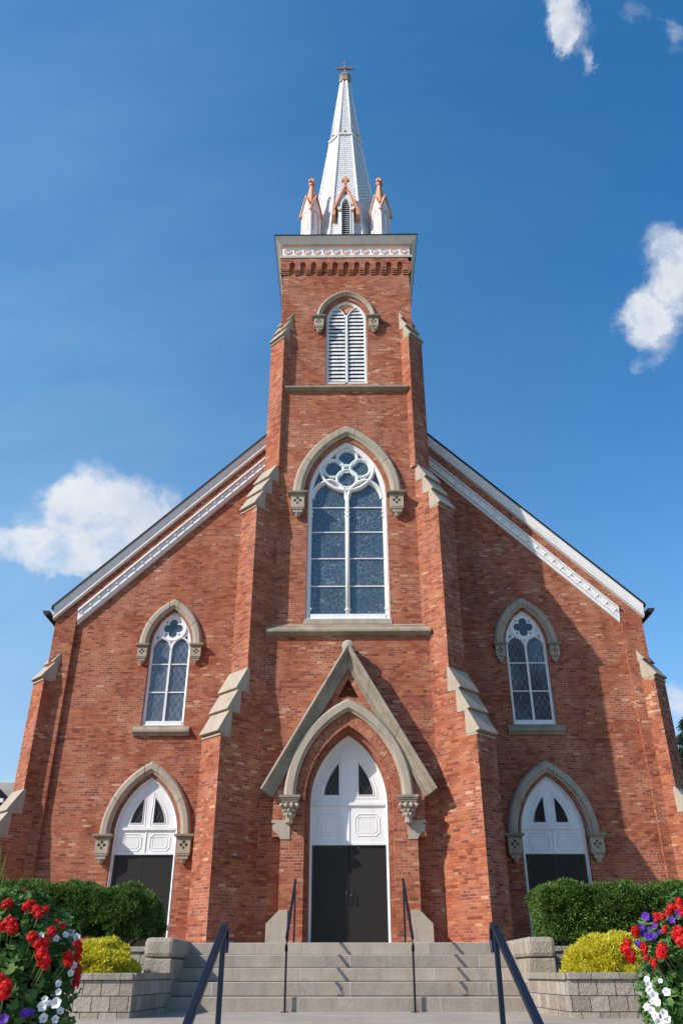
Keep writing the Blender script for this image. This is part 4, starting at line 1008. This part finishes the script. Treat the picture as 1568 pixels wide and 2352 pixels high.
# block garden walls
def gwall(pts, ztop, zbot, label, grp, cap=.07, th=.22):
    Wl = empty('garden_wall', (pts[0][0], pts[0][1], zbot), label, 'garden wall', grp)
    b = MB(); c = MB()
    # pts run along the outer face
    n = len(pts); P2 = [Vector(p) for p in pts]
    for i in range(n-1):
        p, q = P2[i], P2[i+1]; e = (q-p).normalized(); nn = Vector((e.y, -e.x)); L_ = (q-p).length
        rows = int(round((ztop-cap-zbot)/.153+.49))
        for r_ in range(rows):
            zt_ = ztop-cap-.153*r_; zb_ = max(zt_-.153, zbot); off = 0
            o0 = p+nn*(-off); o1 = q+nn*(-off); i0 = p-nn*th; i1 = q-nn*th
            uv = [(i*.5, zb_-(ztop-cap)), (i*.5+L_, zb_-(ztop-cap)), (i*.5+L_, zt_-(ztop-cap)-.0005), (i*.5, zt_-(ztop-cap)-.0005)]
            b.face([(o0.x, o0.y, zb_), (o1.x, o1.y, zb_), (o1.x, o1.y, zt_), (o0.x, o0.y, zt_)], BLOCK, uv)
            b.face([(o0.x, o0.y, zt_), (o1.x, o1.y, zt_), (i1.x, i1.y, zt_), (i0.x, i0.y, zt_)], BLOCK)
        b.face([(i0.x, i0.y, zbot), (i1.x, i1.y, zbot), (i1.x, i1.y, ztop-cap), (i0.x, i0.y, ztop-cap)], BLOCK)
        o0, o1 = p+nn*.03-e*(.0 if i else .0), q+nn*.03; i0, i1 = p-nn*(th+.03), q-nn*(th+.03)
        c.prism([(0, 0), (1, 0), (1, 1), (0, 1)], lambda s_, z_: tuple((o0*(1-s_[0])*(1-s_[1])+o1*s_[0]*(1-s_[1])+i1*s_[0]*s_[1]+i0*(1-s_[0])*s_[1]).to_3d()+Vector((0, 0, z_+i*.002))), ztop-cap+.002, ztop, BLOCKCAP)
    b.build('block_courses', Wl, merge=False); c.build('cap_course', Wl, bevel=.008); adopt(Wl)
for sx, side in ((-1, 'left'), (1, 'right')):
    pts = [(sx*2.33, 12.25), (sx*2.43, 10.5), (sx*12, 10.5)]
    if sx > 0: pts = pts  # outward normal follows the direction
    if sx < 0: pass
    seq = pts[::-1] if sx < 0 else pts
    gwall([Vector(p) for p in seq] if 1 else seq, .435, -.3, 'low grey block wall in front of the golden shrub, %s of the steps' % side, 'lower block garden walls')
    seq = [(sx*2.72, 13.15), (sx*12, 13.15)]; seq = seq[::-1] if sx < 0 else seq
    gwall(seq, .765, .2, 'grey block wall under the clipped green hedge, %s of the steps' % side, 'upper block garden walls')
# handrails
for sx, side in ((-1, 'left'), (1, 'right')):
    H = empty('handrail', (sx*.82, 12.8, 0), 'slim black metal handrail mid-steps, on the %s of the main doors' % side, 'handrail', 'slim handrails on the steps')
    X = sx*.825
    r_ = MB(); top = Vector((X, 13.62, 1.67)); bend = Vector((X, 12.03, .84))
    dd = (top-bend).normalized()
    r_.tube([top+dd*.03, top, bend, bend+Vector((0, -.03, -.10)), bend+Vector((0, -.01, -.16))], .02, RAILM, n=10, sq=None); r_.build('rail', H)
    p = MB(); p.tube([(X, 12.03, .0), (X, 12.03, .75)], .0, RAILM, sq=(.013, .013)); p.build('post', H)
    p = MB(); p.tube([(X, 13.60, .81), (X, 13.60, 1.64)], .0, RAILM, sq=(.013, .013)); p.build('post', H)
    p = MB(); p.box(X-.045, X+.045, 11.985, 12.075, .0, .008, RAILM); p.build('foot_plate', H)
    adopt(H)
for sx, side in ((-1, 'left'), (1, 'right')):
    X = (-.965 if sx < 0 else 1.115)
    H = empty('handrail', (X, 6.5, 0), 'thick dark blue-black handrail close to the camera on the %s' % side, 'handrail', 'thick foreground handrails')
    top = Vector((X, 7.02, .745)); dn = Vector((0, -1.3, -.56)).normalized()
    r_ = MB(); pts = [top+Vector((0, .10, -.17)), top+Vector((0, .125, -.09)), top+Vector((0, .10, -.02)), top+Vector((0, .04, .012)), top+Vector((0, -.04, -.012))]+[top+dn*s_ for s_ in (.12, .8, 1.5, 2.3)]
    r_.tube(pts, .0, RAILM, sq=(.0265, .022)); rl = r_.build('rail', H, bevel=.006)
    p = MB(); p.tube([(X, 7.0, .0), (X, 7.0, .72)], .0, RAILM, sq=(.019, .019)); p.build('post', H, bevel=.003)
    pe = top+dn*2.2
    p = MB(); p.tube([(X, pe.y, -.95), (X, pe.y, pe.z)], .0, RAILM, sq=(.019, .019)); p.build('post', H, bevel=.003)
    adopt(H)
# ------------------------------------------------------------------ foliage
def quads(name, V, mat, parent=None, mi=None, mats=None):
    """V: (n,4,3) array"""
    n = V.shape[0]; me = bpy.data.meshes.new(name)
    me.vertices.add(n*4); me.vertices.foreach_set('co', V.reshape(-1).astype(np.float32))
    me.loops.add(n*4); me.loops.foreach_set('vertex_index', np.arange(n*4, dtype=np.int32))
    me.polygons.add(n); me.polygons.foreach_set('loop_start', np.arange(0, n*4, 4, dtype=np.int32)); me.polygons.foreach_set('loop_total', np.full(n, 4, dtype=np.int32))
    for m_ in (mats or [mat]): me.materials.append(m_)
    if mi is not None: me.polygons.foreach_set('material_index', mi.astype(np.int32))
    me.update(calc_edges=True); me.validate()
    o = bpy.data.objects.new(name, me); col.objects.link(o)
    if parent: o.parent = parent
    return o
def unit(a): return a/np.maximum(np.linalg.norm(a, axis=-1, keepdims=True), 1e-9)
def needles(C, D, length, width, per, spread):
    """tufts: at each C a spray of `per` leaves around direction D"""
    n = len(C); C = np.repeat(C, per, 0); D = np.repeat(D, per, 0)
    D = unit(D+rng.normal(0, spread, D.shape)); L_ = length*(.6+.8*rng.random((n*per, 1)))
    W = unit(np.cross(D, rng.normal(0, 1, D.shape)))*width*(.7+.6*rng.random((n*per, 1)))
    b = C+rng.normal(0, length*.25, C.shape)
    return np.stack([b-W*.4, b+D*L_*.5-W, b+D*L_, b+D*L_*.5+W], 1)
def surf_box(n, x0, x1, y0, y1, z0, z1, rad):
    """points and normals near the surface of a rounded box"""
    P = rng.random((n, 3)); fac = rng.random(n); A = np.array([(x1-x0)*(z1-z0), (y1-y0)*(z1-z0)*.9, (y1-y0)*(z1-z0)*.9, (x1-x0)*(y1-y0)]); A = np.cumsum(A/A.sum())
    k = np.searchsorted(A, fac)
    p = np.stack([x0+P[:, 0]*(x1-x0), y0+P[:, 1]*(y1-y0), z0+P[:, 2]*(z1-z0)], 1)
    p[k == 0, 1] = y0; p[k == 1, 0] = x0; p[k == 2, 0] = x1; p[k == 3, 2] = z1
    lo_ = np.array([x0+rad, y0+rad, z0-9]); hi = np.array([x1-rad, y1-rad, z1-rad])
    q = np.clip(p, lo_, hi); d = p-q; nrm = unit(d+1e-6*rng.normal(0, 1, d.shape)); p = q+nrm*rad
    return p, nrm
def nfield(p, s, seed=0):
    return np.array([mnoise.noise(Vector((a*s+seed, b*s, c*s))) for a, b, c in p])
def hedge(root, x0, x1, y0, y1, z0, z1, n, rad=.28, amp=.07, mat=YEW, length=.058, width=.0080, per=22, corez=None, clear=None):
    nc = n//4
    c, nr = surf_box(nc, x0, x1, y0, y1, z0, z1, rad)
    f = nfield(c, 3.1)+.5*nfield(c, 8., 5)
    c = c+nr*(f*amp)[:, None]
    c = c-nr*np.abs(rng.normal(0, .05, nc))[:, None]
    D = unit(nr+np.array([0, 0, .25])+rng.normal(0, .35, (nc, 3)))
    if clear is not None:
        keep = clear(c); c, D = c[keep], D[keep]
    quads('foliage', needles(c, D, length, width, per, .7), mat, root)
def stems(root, base, tops, r0, r1, mat=BARK, name='stems'):
    for b_, t_ in zip(base, tops):
        s = MB(); b_, t_ = Vector(b_), Vector(t_); m_ = b_.lerp(t_, .5)+Vector((random.uniform(-.08, .08), random.uniform(-.08, .08), 0))
        s.tube([b_, m_, t_], [r0, (r0+r1)/2, r1], mat, n=6); s.build('stem', root)
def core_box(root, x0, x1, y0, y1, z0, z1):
    b = MB(); b.box(x0, x1, y0, y1, z0, z1, CORE); o = b.build('twig_shade_core', root, bevel=.12); return o  # solid branch mass, coloured near-black for the shade inside the hedge
hd = empty('hedge', (-6.6, 15.3, .76), 'long clipped dark green hedge behind the red flowers, left of the steps', 'hedge', 'clipped yew hedges')
hedge(hd, -9.2, -4.15, 14.75, 15.85, .95, 1.74, 42000, amp=.10); core_box(hd, -9.1, -4.45, 15.0, 15.7, 1.0, 1.52)
stems(hd, [(-8.8+i*.42, 15.3+.2*math.sin(i*3), .74) for i in range(11)], [(-8.8+i*.42+.1*math.sin(i), 15.3, 1.3) for i in range(11)], .035, .02); adopt(hd)
sb = empty('yew_shrub', (-3.75, 15.2, .76), 'looser dark green bush with bare lower stems, at the hedge end nearest the left block', 'bush')
def clr(C):
    f = nfield(C, 2.6, 11); low = (C[:, 2] < 1.17) & ((C[:, 0] < -3.95) | (f > .12)); edge = (C[:, 2] < 1.0) & (f > -.25); return ~(low | edge)
hedge(sb, -4.45, -3.22, 14.7, 15.6, .93, 1.66, 15000, rad=.36, amp=.12, clear=clr)
hedge(sb, -4.2, -3.3, 14.9, 15.4, 1.1, 1.5, 3500, rad=.25, amp=.1)
stems(sb, [(-3.8+.1*math.cos(i), 15.1+.1*math.sin(i*2), .74) for i in range(12)], [(-3.75+.52*math.cos(i*2.4), 15.1+.3*math.sin(i*2.4), 1.25) for i in range(12)], .022, .01)
adopt(sb)
hr = empty('hedge', (6.1, 15.3, .76), 'square-clipped green hedge right of the steps, above the right golden shrub', 'hedge', 'clipped yew hedges')
hedge(hr, 3.17, 9.2, 14.75, 15.85, .86, 1.70, 54000, amp=.09, rad=.22); core_box(hr, 3.45, 9.1, 15.0, 15.7, .95, 1.58)
stems(hr, [(3.5+i*.42, 15.25+.15*math.sin(i*3), .74) for i in range(14)], [(3.35+i*.42+.1*math.sin(i), 15.25, 1.2) for i in range(14)], .03, .015); adopt(hr)
# golden thread-leaf shrubs
def gold(x, y, z, rx, ry, rz, n, label):
    rz *= .93; G = empty('golden_shrub', (x, y, z), label, 'shrub', 'golden mounded shrubs')
    d = unit(rng.normal(0, 1, (n, 3))); d[:, 2] = np.abs(d[:, 2])*.98-.03
    f = 1+.17*nfield(d, 2.2, 3)+.16*nfield(d, 5., 9)
    p = np.array([x, y, z])+d*np.array([rx, ry, rz])*(f*(1-np.abs(rng.normal(0, .06, n))))[:, None]
    quads('foliage', needles(p, unit(d+np.array([0, 0, .15])+rng.normal(0, .4, d.shape)),   .045, .0062, 8, .65), GOLD, G)
    c = MB(); c.ball((x, y, z), 1, CORE, n=14, sc=(rx*.8, ry*.8, rz*.78)); c.build('twig_shade_core', G)  # dark branch core with the inner shade painted in, blocks see-through
    adopt(G)
gold(-3.22, 11.75, .38, .50, .45, .44, 9000, 'small rounded golden shrub behind the white and red flowers on the left')
gold(3.27, 11.7, .38, .60, .50, .50, 12000, 'wide rounded golden shrub on the right-hand block wall')
# flowers
def rosette(mb_list, c, r, nrm, petals=34, rs=None):
    """geranium head: ruffled petals over a dome"""
    rs = rs or random
    for _ in range(petals):
        d = Vector((rs.gauss(0, 1), rs.gauss(0, 1), rs.gauss(0, 1))).normalized()
        if d.dot(nrm) < -.35: d = -d
        p = Vector(c)+d*r*rs.choice((rs.uniform(.6, 1.0), rs.uniform(.8, 1.18))); t_ = d.cross(Vector((rs.gauss(0, 1), rs.gauss(0, 1), rs.gauss(0, 1)))).normalized(); b_ = d.cross(t_)
        s = r*rs.uniform(.22, .36); tl = d*s*rs.uniform(-.7, .8)
        mb_list.append([p-t_*s-b_*s*.5, p+t_*s*.1-b_*s+tl, p+t_*s+b_*s*.4, p-t_*s*.1+b_*s+tl])
def petunia(c, r, nrm, mat, parent):
    nrm = Vector(nrm).normalized(); t_ = nrm.cross(Vector((.2, .1, 1))).normalized(); b_ = nrm.cross(t_); s = MB(); n = 25
    rims = []; c = Vector(c)
    for k in range(n):
        a = 2*math.pi*k/n; rr = r*(1-.16*abs(math.sin(2.5*a))**3+.05*math.sin(7*a)); rims.append(c+(t_*math.cos(a)+b_*math.sin(a))*rr+nrm*r*.05*math.sin(5*a))
    mid = [c+(t_*math.cos(2*math.pi*k/n)+b_*math.sin(2*math.pi*k/n))*r*.25-nrm*r*.22 for k in range(n)]
    bk = c-nrm*r*.95
    for k in range(n):
        j = (k+1) % n; s.face([rims[k], rims[j], mid[j], mid[k]], mat, smooth=True); s.face([mid[k], mid[j], bk], mat, smooth=True)
    s.ball(c-nrm*r*.22, r*.12, YEYE, n=6)
    return s.build('petunia_bloom', parent, merge=True)
def crop(cx, cy, x0, y0, s): return ((x0+cx*s)/1.0631, (y0+cy*s)/1.0631)
def planter(side, x, y, zc, rx, ry, rz, label, reds, whites, purples, seed):
    PL = empty('flower_planter', (x, y, -.95), label, 'planter', 'planters full of red, white and purple flowers')
    p = MB(); p.lathe([(0, 0), (.26, 0), (.26, .08), (.17, .14), (.15, .5), (.20, .58), (.20, .62), (.24, .66), (.36, .92), (.40, .96), (.40, 1.0), (.34, 1.0), (.32, .92), (0, .90)], (x, y, -.95), POT, n=32); p.build('urn', PL)
    rs = random.Random(seed)
    # leaves: scalloped discs
    n = 2300; d = unit(rng.normal(0, 1, (n, 3))); d[:, 2] = np.where(d[:, 2] < -.75, -d[:, 2], d[:, 2])
    f = 1+.16*nfield(d, 2.4, seed)+.10*nfield(d, 6., seed)
    P_ = np.array([x, y, zc])+d*np.array([rx, ry, rz])*(f*(1-np.abs(rng.normal(0, .13, n))))[:, None]
    lf = MB()
    for i in range(n):
        c = Vector(P_[i]); nn = (Vector(d[i])*.55+Vector((0, -.25, .6))+Vector(rng.normal(0, .42, 3))).normalized()
        t_ = nn.cross(Vector((.3, .2, .9))).normalized(); b_ = nn.cross(t_); r_ = rs.uniform(.018, .038); m_ = 9
        ring_ = []
        for k in range(m_):
            a = .35+(2*math.pi-.7)*k/(m_-1); rr = r_*(1+.12*math.cos(k*math.pi)); ring_.append(c+(t_*math.cos(a)+b_*math.sin(a))*rr+nn*r_*.18*math.cos(k*math.pi))
        lf.face([c-nn*r_*.2]+ring_, GLEAF)
    lf.build('leaves', PL, merge=False)
    c = MB(); c.ball((x, y, zc), 1, CORE, n=14, sc=(rx*.72, ry*.72, rz*.72)); c.build('leaf_shade_core', PL)  # added near-black core, stands for the shade among the leaves
    def put(px, py, lift=.04):
        q = spot(px, py, y); ux, uz = (q.x-x)/rx, (q.z-zc)/rz; rr = ux*ux+uz*uz
        Y = y-ry*math.sqrt(max(0, 1-rr))*1.0-lift if rr < 1 else y-.02
        pt = spot(px, py, Y); nn = Vector((ux*.6, -1, .35+uz*.3)).normalized(); return pt, nn
    for px, py, r_ in reds:
        pt, nn = put(px, py); q = []; rosette(q, pt, r_*.80, nn, petals=95, rs=rs)
        bl_ = quads('geranium_bloom', np.array([[list(v_) for v_ in f_] for f_ in q]), REDP, PL)
        for pl in bl_.data.polygons: pl.use_smooth = False
        root_ = Vector((x+(pt.x-x)*.7, y+(pt.y-y)*.6, pt.z-.14)); sm = MB(); sm.tube([root_, root_.lerp(pt, .5)+Vector((0, -.01, -.01)), pt], .0028, STEMM, n=5); sm.build('flower_stem', PL)
    for lst, mt in ((whites, WHITEP), (purples, PURP)):
        for px, py, r_ in lst:
            pt, nn = put(px, py, .05); nn = (nn+Vector((rs.uniform(-.4, .4), 0, rs.uniform(-.35, .35)))).normalized(); petunia(pt, r_*.88, nn, mt, PL)
    return PL
sc1 = lambda L_: [(*crop(a, b, 0, 2150, .15944), r) for a, b, r in L_]
PLl = planter('left', -2.0, 5.35, .40, .42, .40, .45, 'planter of red geraniums and white petunias filling the lower left corner', 
    sc1([(340, 185, .033), (120, 365, .038), (420, 395, .035), (480, 350, .03), (560, 450, .035), (600, 530, .03), (705, 440, .027), (150, 660, .044), (200, 720, .04), (0, 215, .03), (20, 720, .03), (875, 630, .018), (960, 690, .022), (790, 770, .030), (500, 860, .036), (600, 950, .036), (690, 960, .033), (640, 1120, .04), (690, 1210, .044), (700, 1290, .03), (1190, 980, .032), (1210, 1080, .028), (1045, 1150, .034), (1050, 1250, .034), (1190, 1360, .032), (1190, 1470, .028), (1160, 1590, .028), (90, 1620, .044), (60, 1730, .045), (800, 800, .03), (1190, 1190, .028), (0, 1500, .035)]),
    sc1([(1090, 790, .026), (1180, 860, .026), (1010, 820, .022), (870, 880, .02), (1160, 950, .02), (1160, 1130, .024), (1130, 1290, .024), (1090, 1410, .022), (1130, 1540, .024), (900, 1570, .022), (650, 1920, .030), (860, 1870, .033), (670, 2100, .028), (690, 1810, .02), (900, 1700, .02), (930, 1990, .024), (850, 2120, .024), (760, 1870, .018), (640, 830, .02)]),
    sc1([(390, 2020, .03), (60, 2110, .03), (480, 2010, .022)]), 5)
bl_ = MB()
for x0, y0, x1, y1, w_ in ((2, 2010, 24, 1938, .006), (0, 2060, 12, 1995, .005), (0, 1975, 5, 1925, .005), (10, 2045, 20, 2000, .004), (30, 2160, 60, 2090, .004), (5, 2120, 30, 2075, .004)):
    p0, p1 = spot(x0, y0, 5.25), spot(x1, y1, 5.2)
    root_ = p0+(p0-p1)*1.2+Vector((-.03, .1, 0)); W_ = Vector((w_, 0, 0)); md = p0
    bl_.face([root_-W_, root_+W_, md+W_, md-W_], BLADE); bl_.face([md-W_, md+W_, p1], BLADE)
bl_.build('spike_leaves', PLl, merge=False)
adopt(PLl)
sc2 = lambda L_: [(*crop(a, b, 1417, 2150, .15944), r) for a, b, r in L_]
PLr = planter('right', 2.10, 5.35, .34, .44, .40, .50, 'planter of red geraniums with purple and white petunias at the lower right corner',
    sc2([(1500, 330, .028), (1520, 430, .036), (1390, 430, .032), (1340, 500, .025), (1250, 560, .025), (1150, 540, .022), (1160, 610, .018), (830, 770, .030), (850, 830, .025), (715, 960, .028), (700, 1060, .040), (760, 1150, .038), (770, 1220, .026), (960, 1030, .03), (980, 1090, .02), (1510, 790, .036), (1470, 860, .034), (1520, 940, .036), (1250, 1050, .038), (1230, 1130, .036), (1110, 1250, .022), (1130, 1300, .02), (1000, 1190, .02), (1280, 780, .02), (1300, 720, .014), (1600, 500, .04), (1620, 900, .04)]),
    sc2([(1010, 1520, .022), (1040, 1600, .022), (1050, 1690, .025), (1120, 1770, .028), (1170, 1870, .024), (1010, 1940, .026), (1080, 1990, .024), (1140, 2080, .026), (1270, 2040, .026), (1310, 2130, .028), (1310, 1710, .026), (1215, 1540, .016), (1200, 2180, .03), (1100, 1850, .022)]),
    sc2([(990, 555, .03), (1090, 600, .024), (925, 715, .025), (1010, 780, .026), (1100, 850, .028), (1040, 870, .024), (950, 820, .02), (870, 960, .024), (1390, 610, .024), (1490, 510, .022), (1050, 690, .022), (1130, 700, .02), (1210, 790, .018), (900, 1010, .018)]), 9)
adopt(PLr)
# ------------------------------------------------------------------ background
def spruce(x, y, zb, h, rad, seed, label):
    T = empty('spruce_tree', (x, y, zb), label, 'tree'); rs = random.Random(seed)
    s = MB(); s.tube([(x, y, zb), (x, y, zb+h*.5), (x, y, zb+h)], [.28, .16, .03], BARK, n=8); s.build('trunk', T)
    br2 = MB(); C, D = [], []
    z = .08
    while z < .97:
        nb = 7
        for k in range(nb):
            a = rs.uniform(0, 2*math.pi); L_ = rad*(1-z)**.8*rs.uniform(.8, 1.1)
            p0 = Vector((x, y, zb+h*z)); dr = Vector((math.cos(a), math.sin(a), 0)); pts = [p0+dr*L_*f_+Vector((0, 0, -L_*.38*f_*f_+L_*.12*f_**4)) for f_ in (0, .35, .7, 1)]
            br2.tube(pts, [.05, .035, .02, .008], BARK, n=5)
            for f_ in np.linspace(.15, 1, int(14+L_*12)):
                p = p0+dr*L_*f_+Vector((0, 0, -L_*.38*f_*f_+L_*.12*f_**4))
                for _ in range(5):
                    C.append(tuple(p+Vector((rs.gauss(0, .12), rs.gauss(0, .12), rs.uniform(-.45, .02)*(.5+.5*(1-f_)))))); D.append(tuple(dr*.35+Vector((rs.gauss(0, .3), rs.gauss(0, .3), -.8))))
        z += .022
    br2.build('branches', T)
    quads('crown', needles(np.array(C), unit(np.array(D)), .22, .022, 6, .45), EVG, T); adopt(T)
spruce(16.9, 40, .74, 11.0, 4.4, 4, 'dark drooping spruce showing at the right edge behind the church')
hs = empty('house', (-24, 48, .74), 'pale house with grey roof and white gutter showing at the left edge', 'house')
b = MB(); b.box(-34, -18.75, 45.3, 56, .7, 8.35, HWALL); b.build('wall', hs)
b = MB(); b.prism([(-34.4, 8.5), (-18.4, 8.5), (-19.6, 9.5), (-33, 9.5)], lambda p, a: (p[0], a, p[1]), 44.9, 56.4, ROOFM); b.build('roof', hs)
b = MB(); b.box(-34.5, -18.3, 44.75, 44.9, 8.3, 8.5, WHITE); b.build('gutter', hs)
b = MB(); b.box(-19.75, -18.62, 47, 48.2, 8.6, 9.75, HWALL); b.build('chimney', hs)
for wx in (-31, -27.5, -24, -20.8):
    f = MB(); f.box(wx-.6, wx+.6, 45.24, 45.3, 5.2, 7, WHITE); F = f.build('window', hs)
    f = MB(); f.box(wx-.5, wx+.5, 45.22, 45.24, 5.3, 6.9, GLASS_P); f.build('pane', F)
adopt(hs)
# broad tree across the street, the one mirrored in the right gable window
def broadtree(x, y, zb, h, rad, seed, label):
    T = empty('broadleaf_tree', (x, y, zb), label, 'tree'); rs = random.Random(seed); s = MB()
    s.tube([(x, y, zb), (x+.1, y, zb+h*.3), (x-.1, y+.1, zb+h*.75)], [.45, .33, .2], BARK, n=9)
    ends = []
    for k in range(16):
        a = k*2.4; z1 = zb+h*rs.uniform(.3, .68); e = Vector((x+math.cos(a)*rad*rs.uniform(.4, .8), y+math.sin(a)*rad*rs.uniform(.4, .8), z1+h*rs.uniform(.15, .4))); s.tube([(x, y, z1), (Vector((x, y, z1)).lerp(e, .5)+Vector((0, 0, .4))), e], [.16, .1, .03], BARK, n=6); ends.append(e)
    s.build('trunk', T); C = []
    for e in ends+[Vector((x, y, zb+h*.9))]*2:
        for _ in range(7):
            c = e+Vector((rs.gauss(0, 1), rs.gauss(0, 1), rs.gauss(0, .9)))*rad*.26
            C.append(np.array(c)+rng.normal(0, .42, (130, 3)))
    C = np.concatenate(C); quads('crown', needles(C, unit(rng.normal(0, 1, C.shape)), .20, .07, 2, .6), OAKL, T); adopt(T)
broadtree(15.4, -17, -1.2, 23.5, 3.6, 8, 'broad leafy tree across the street, mirrored in the right gable window')
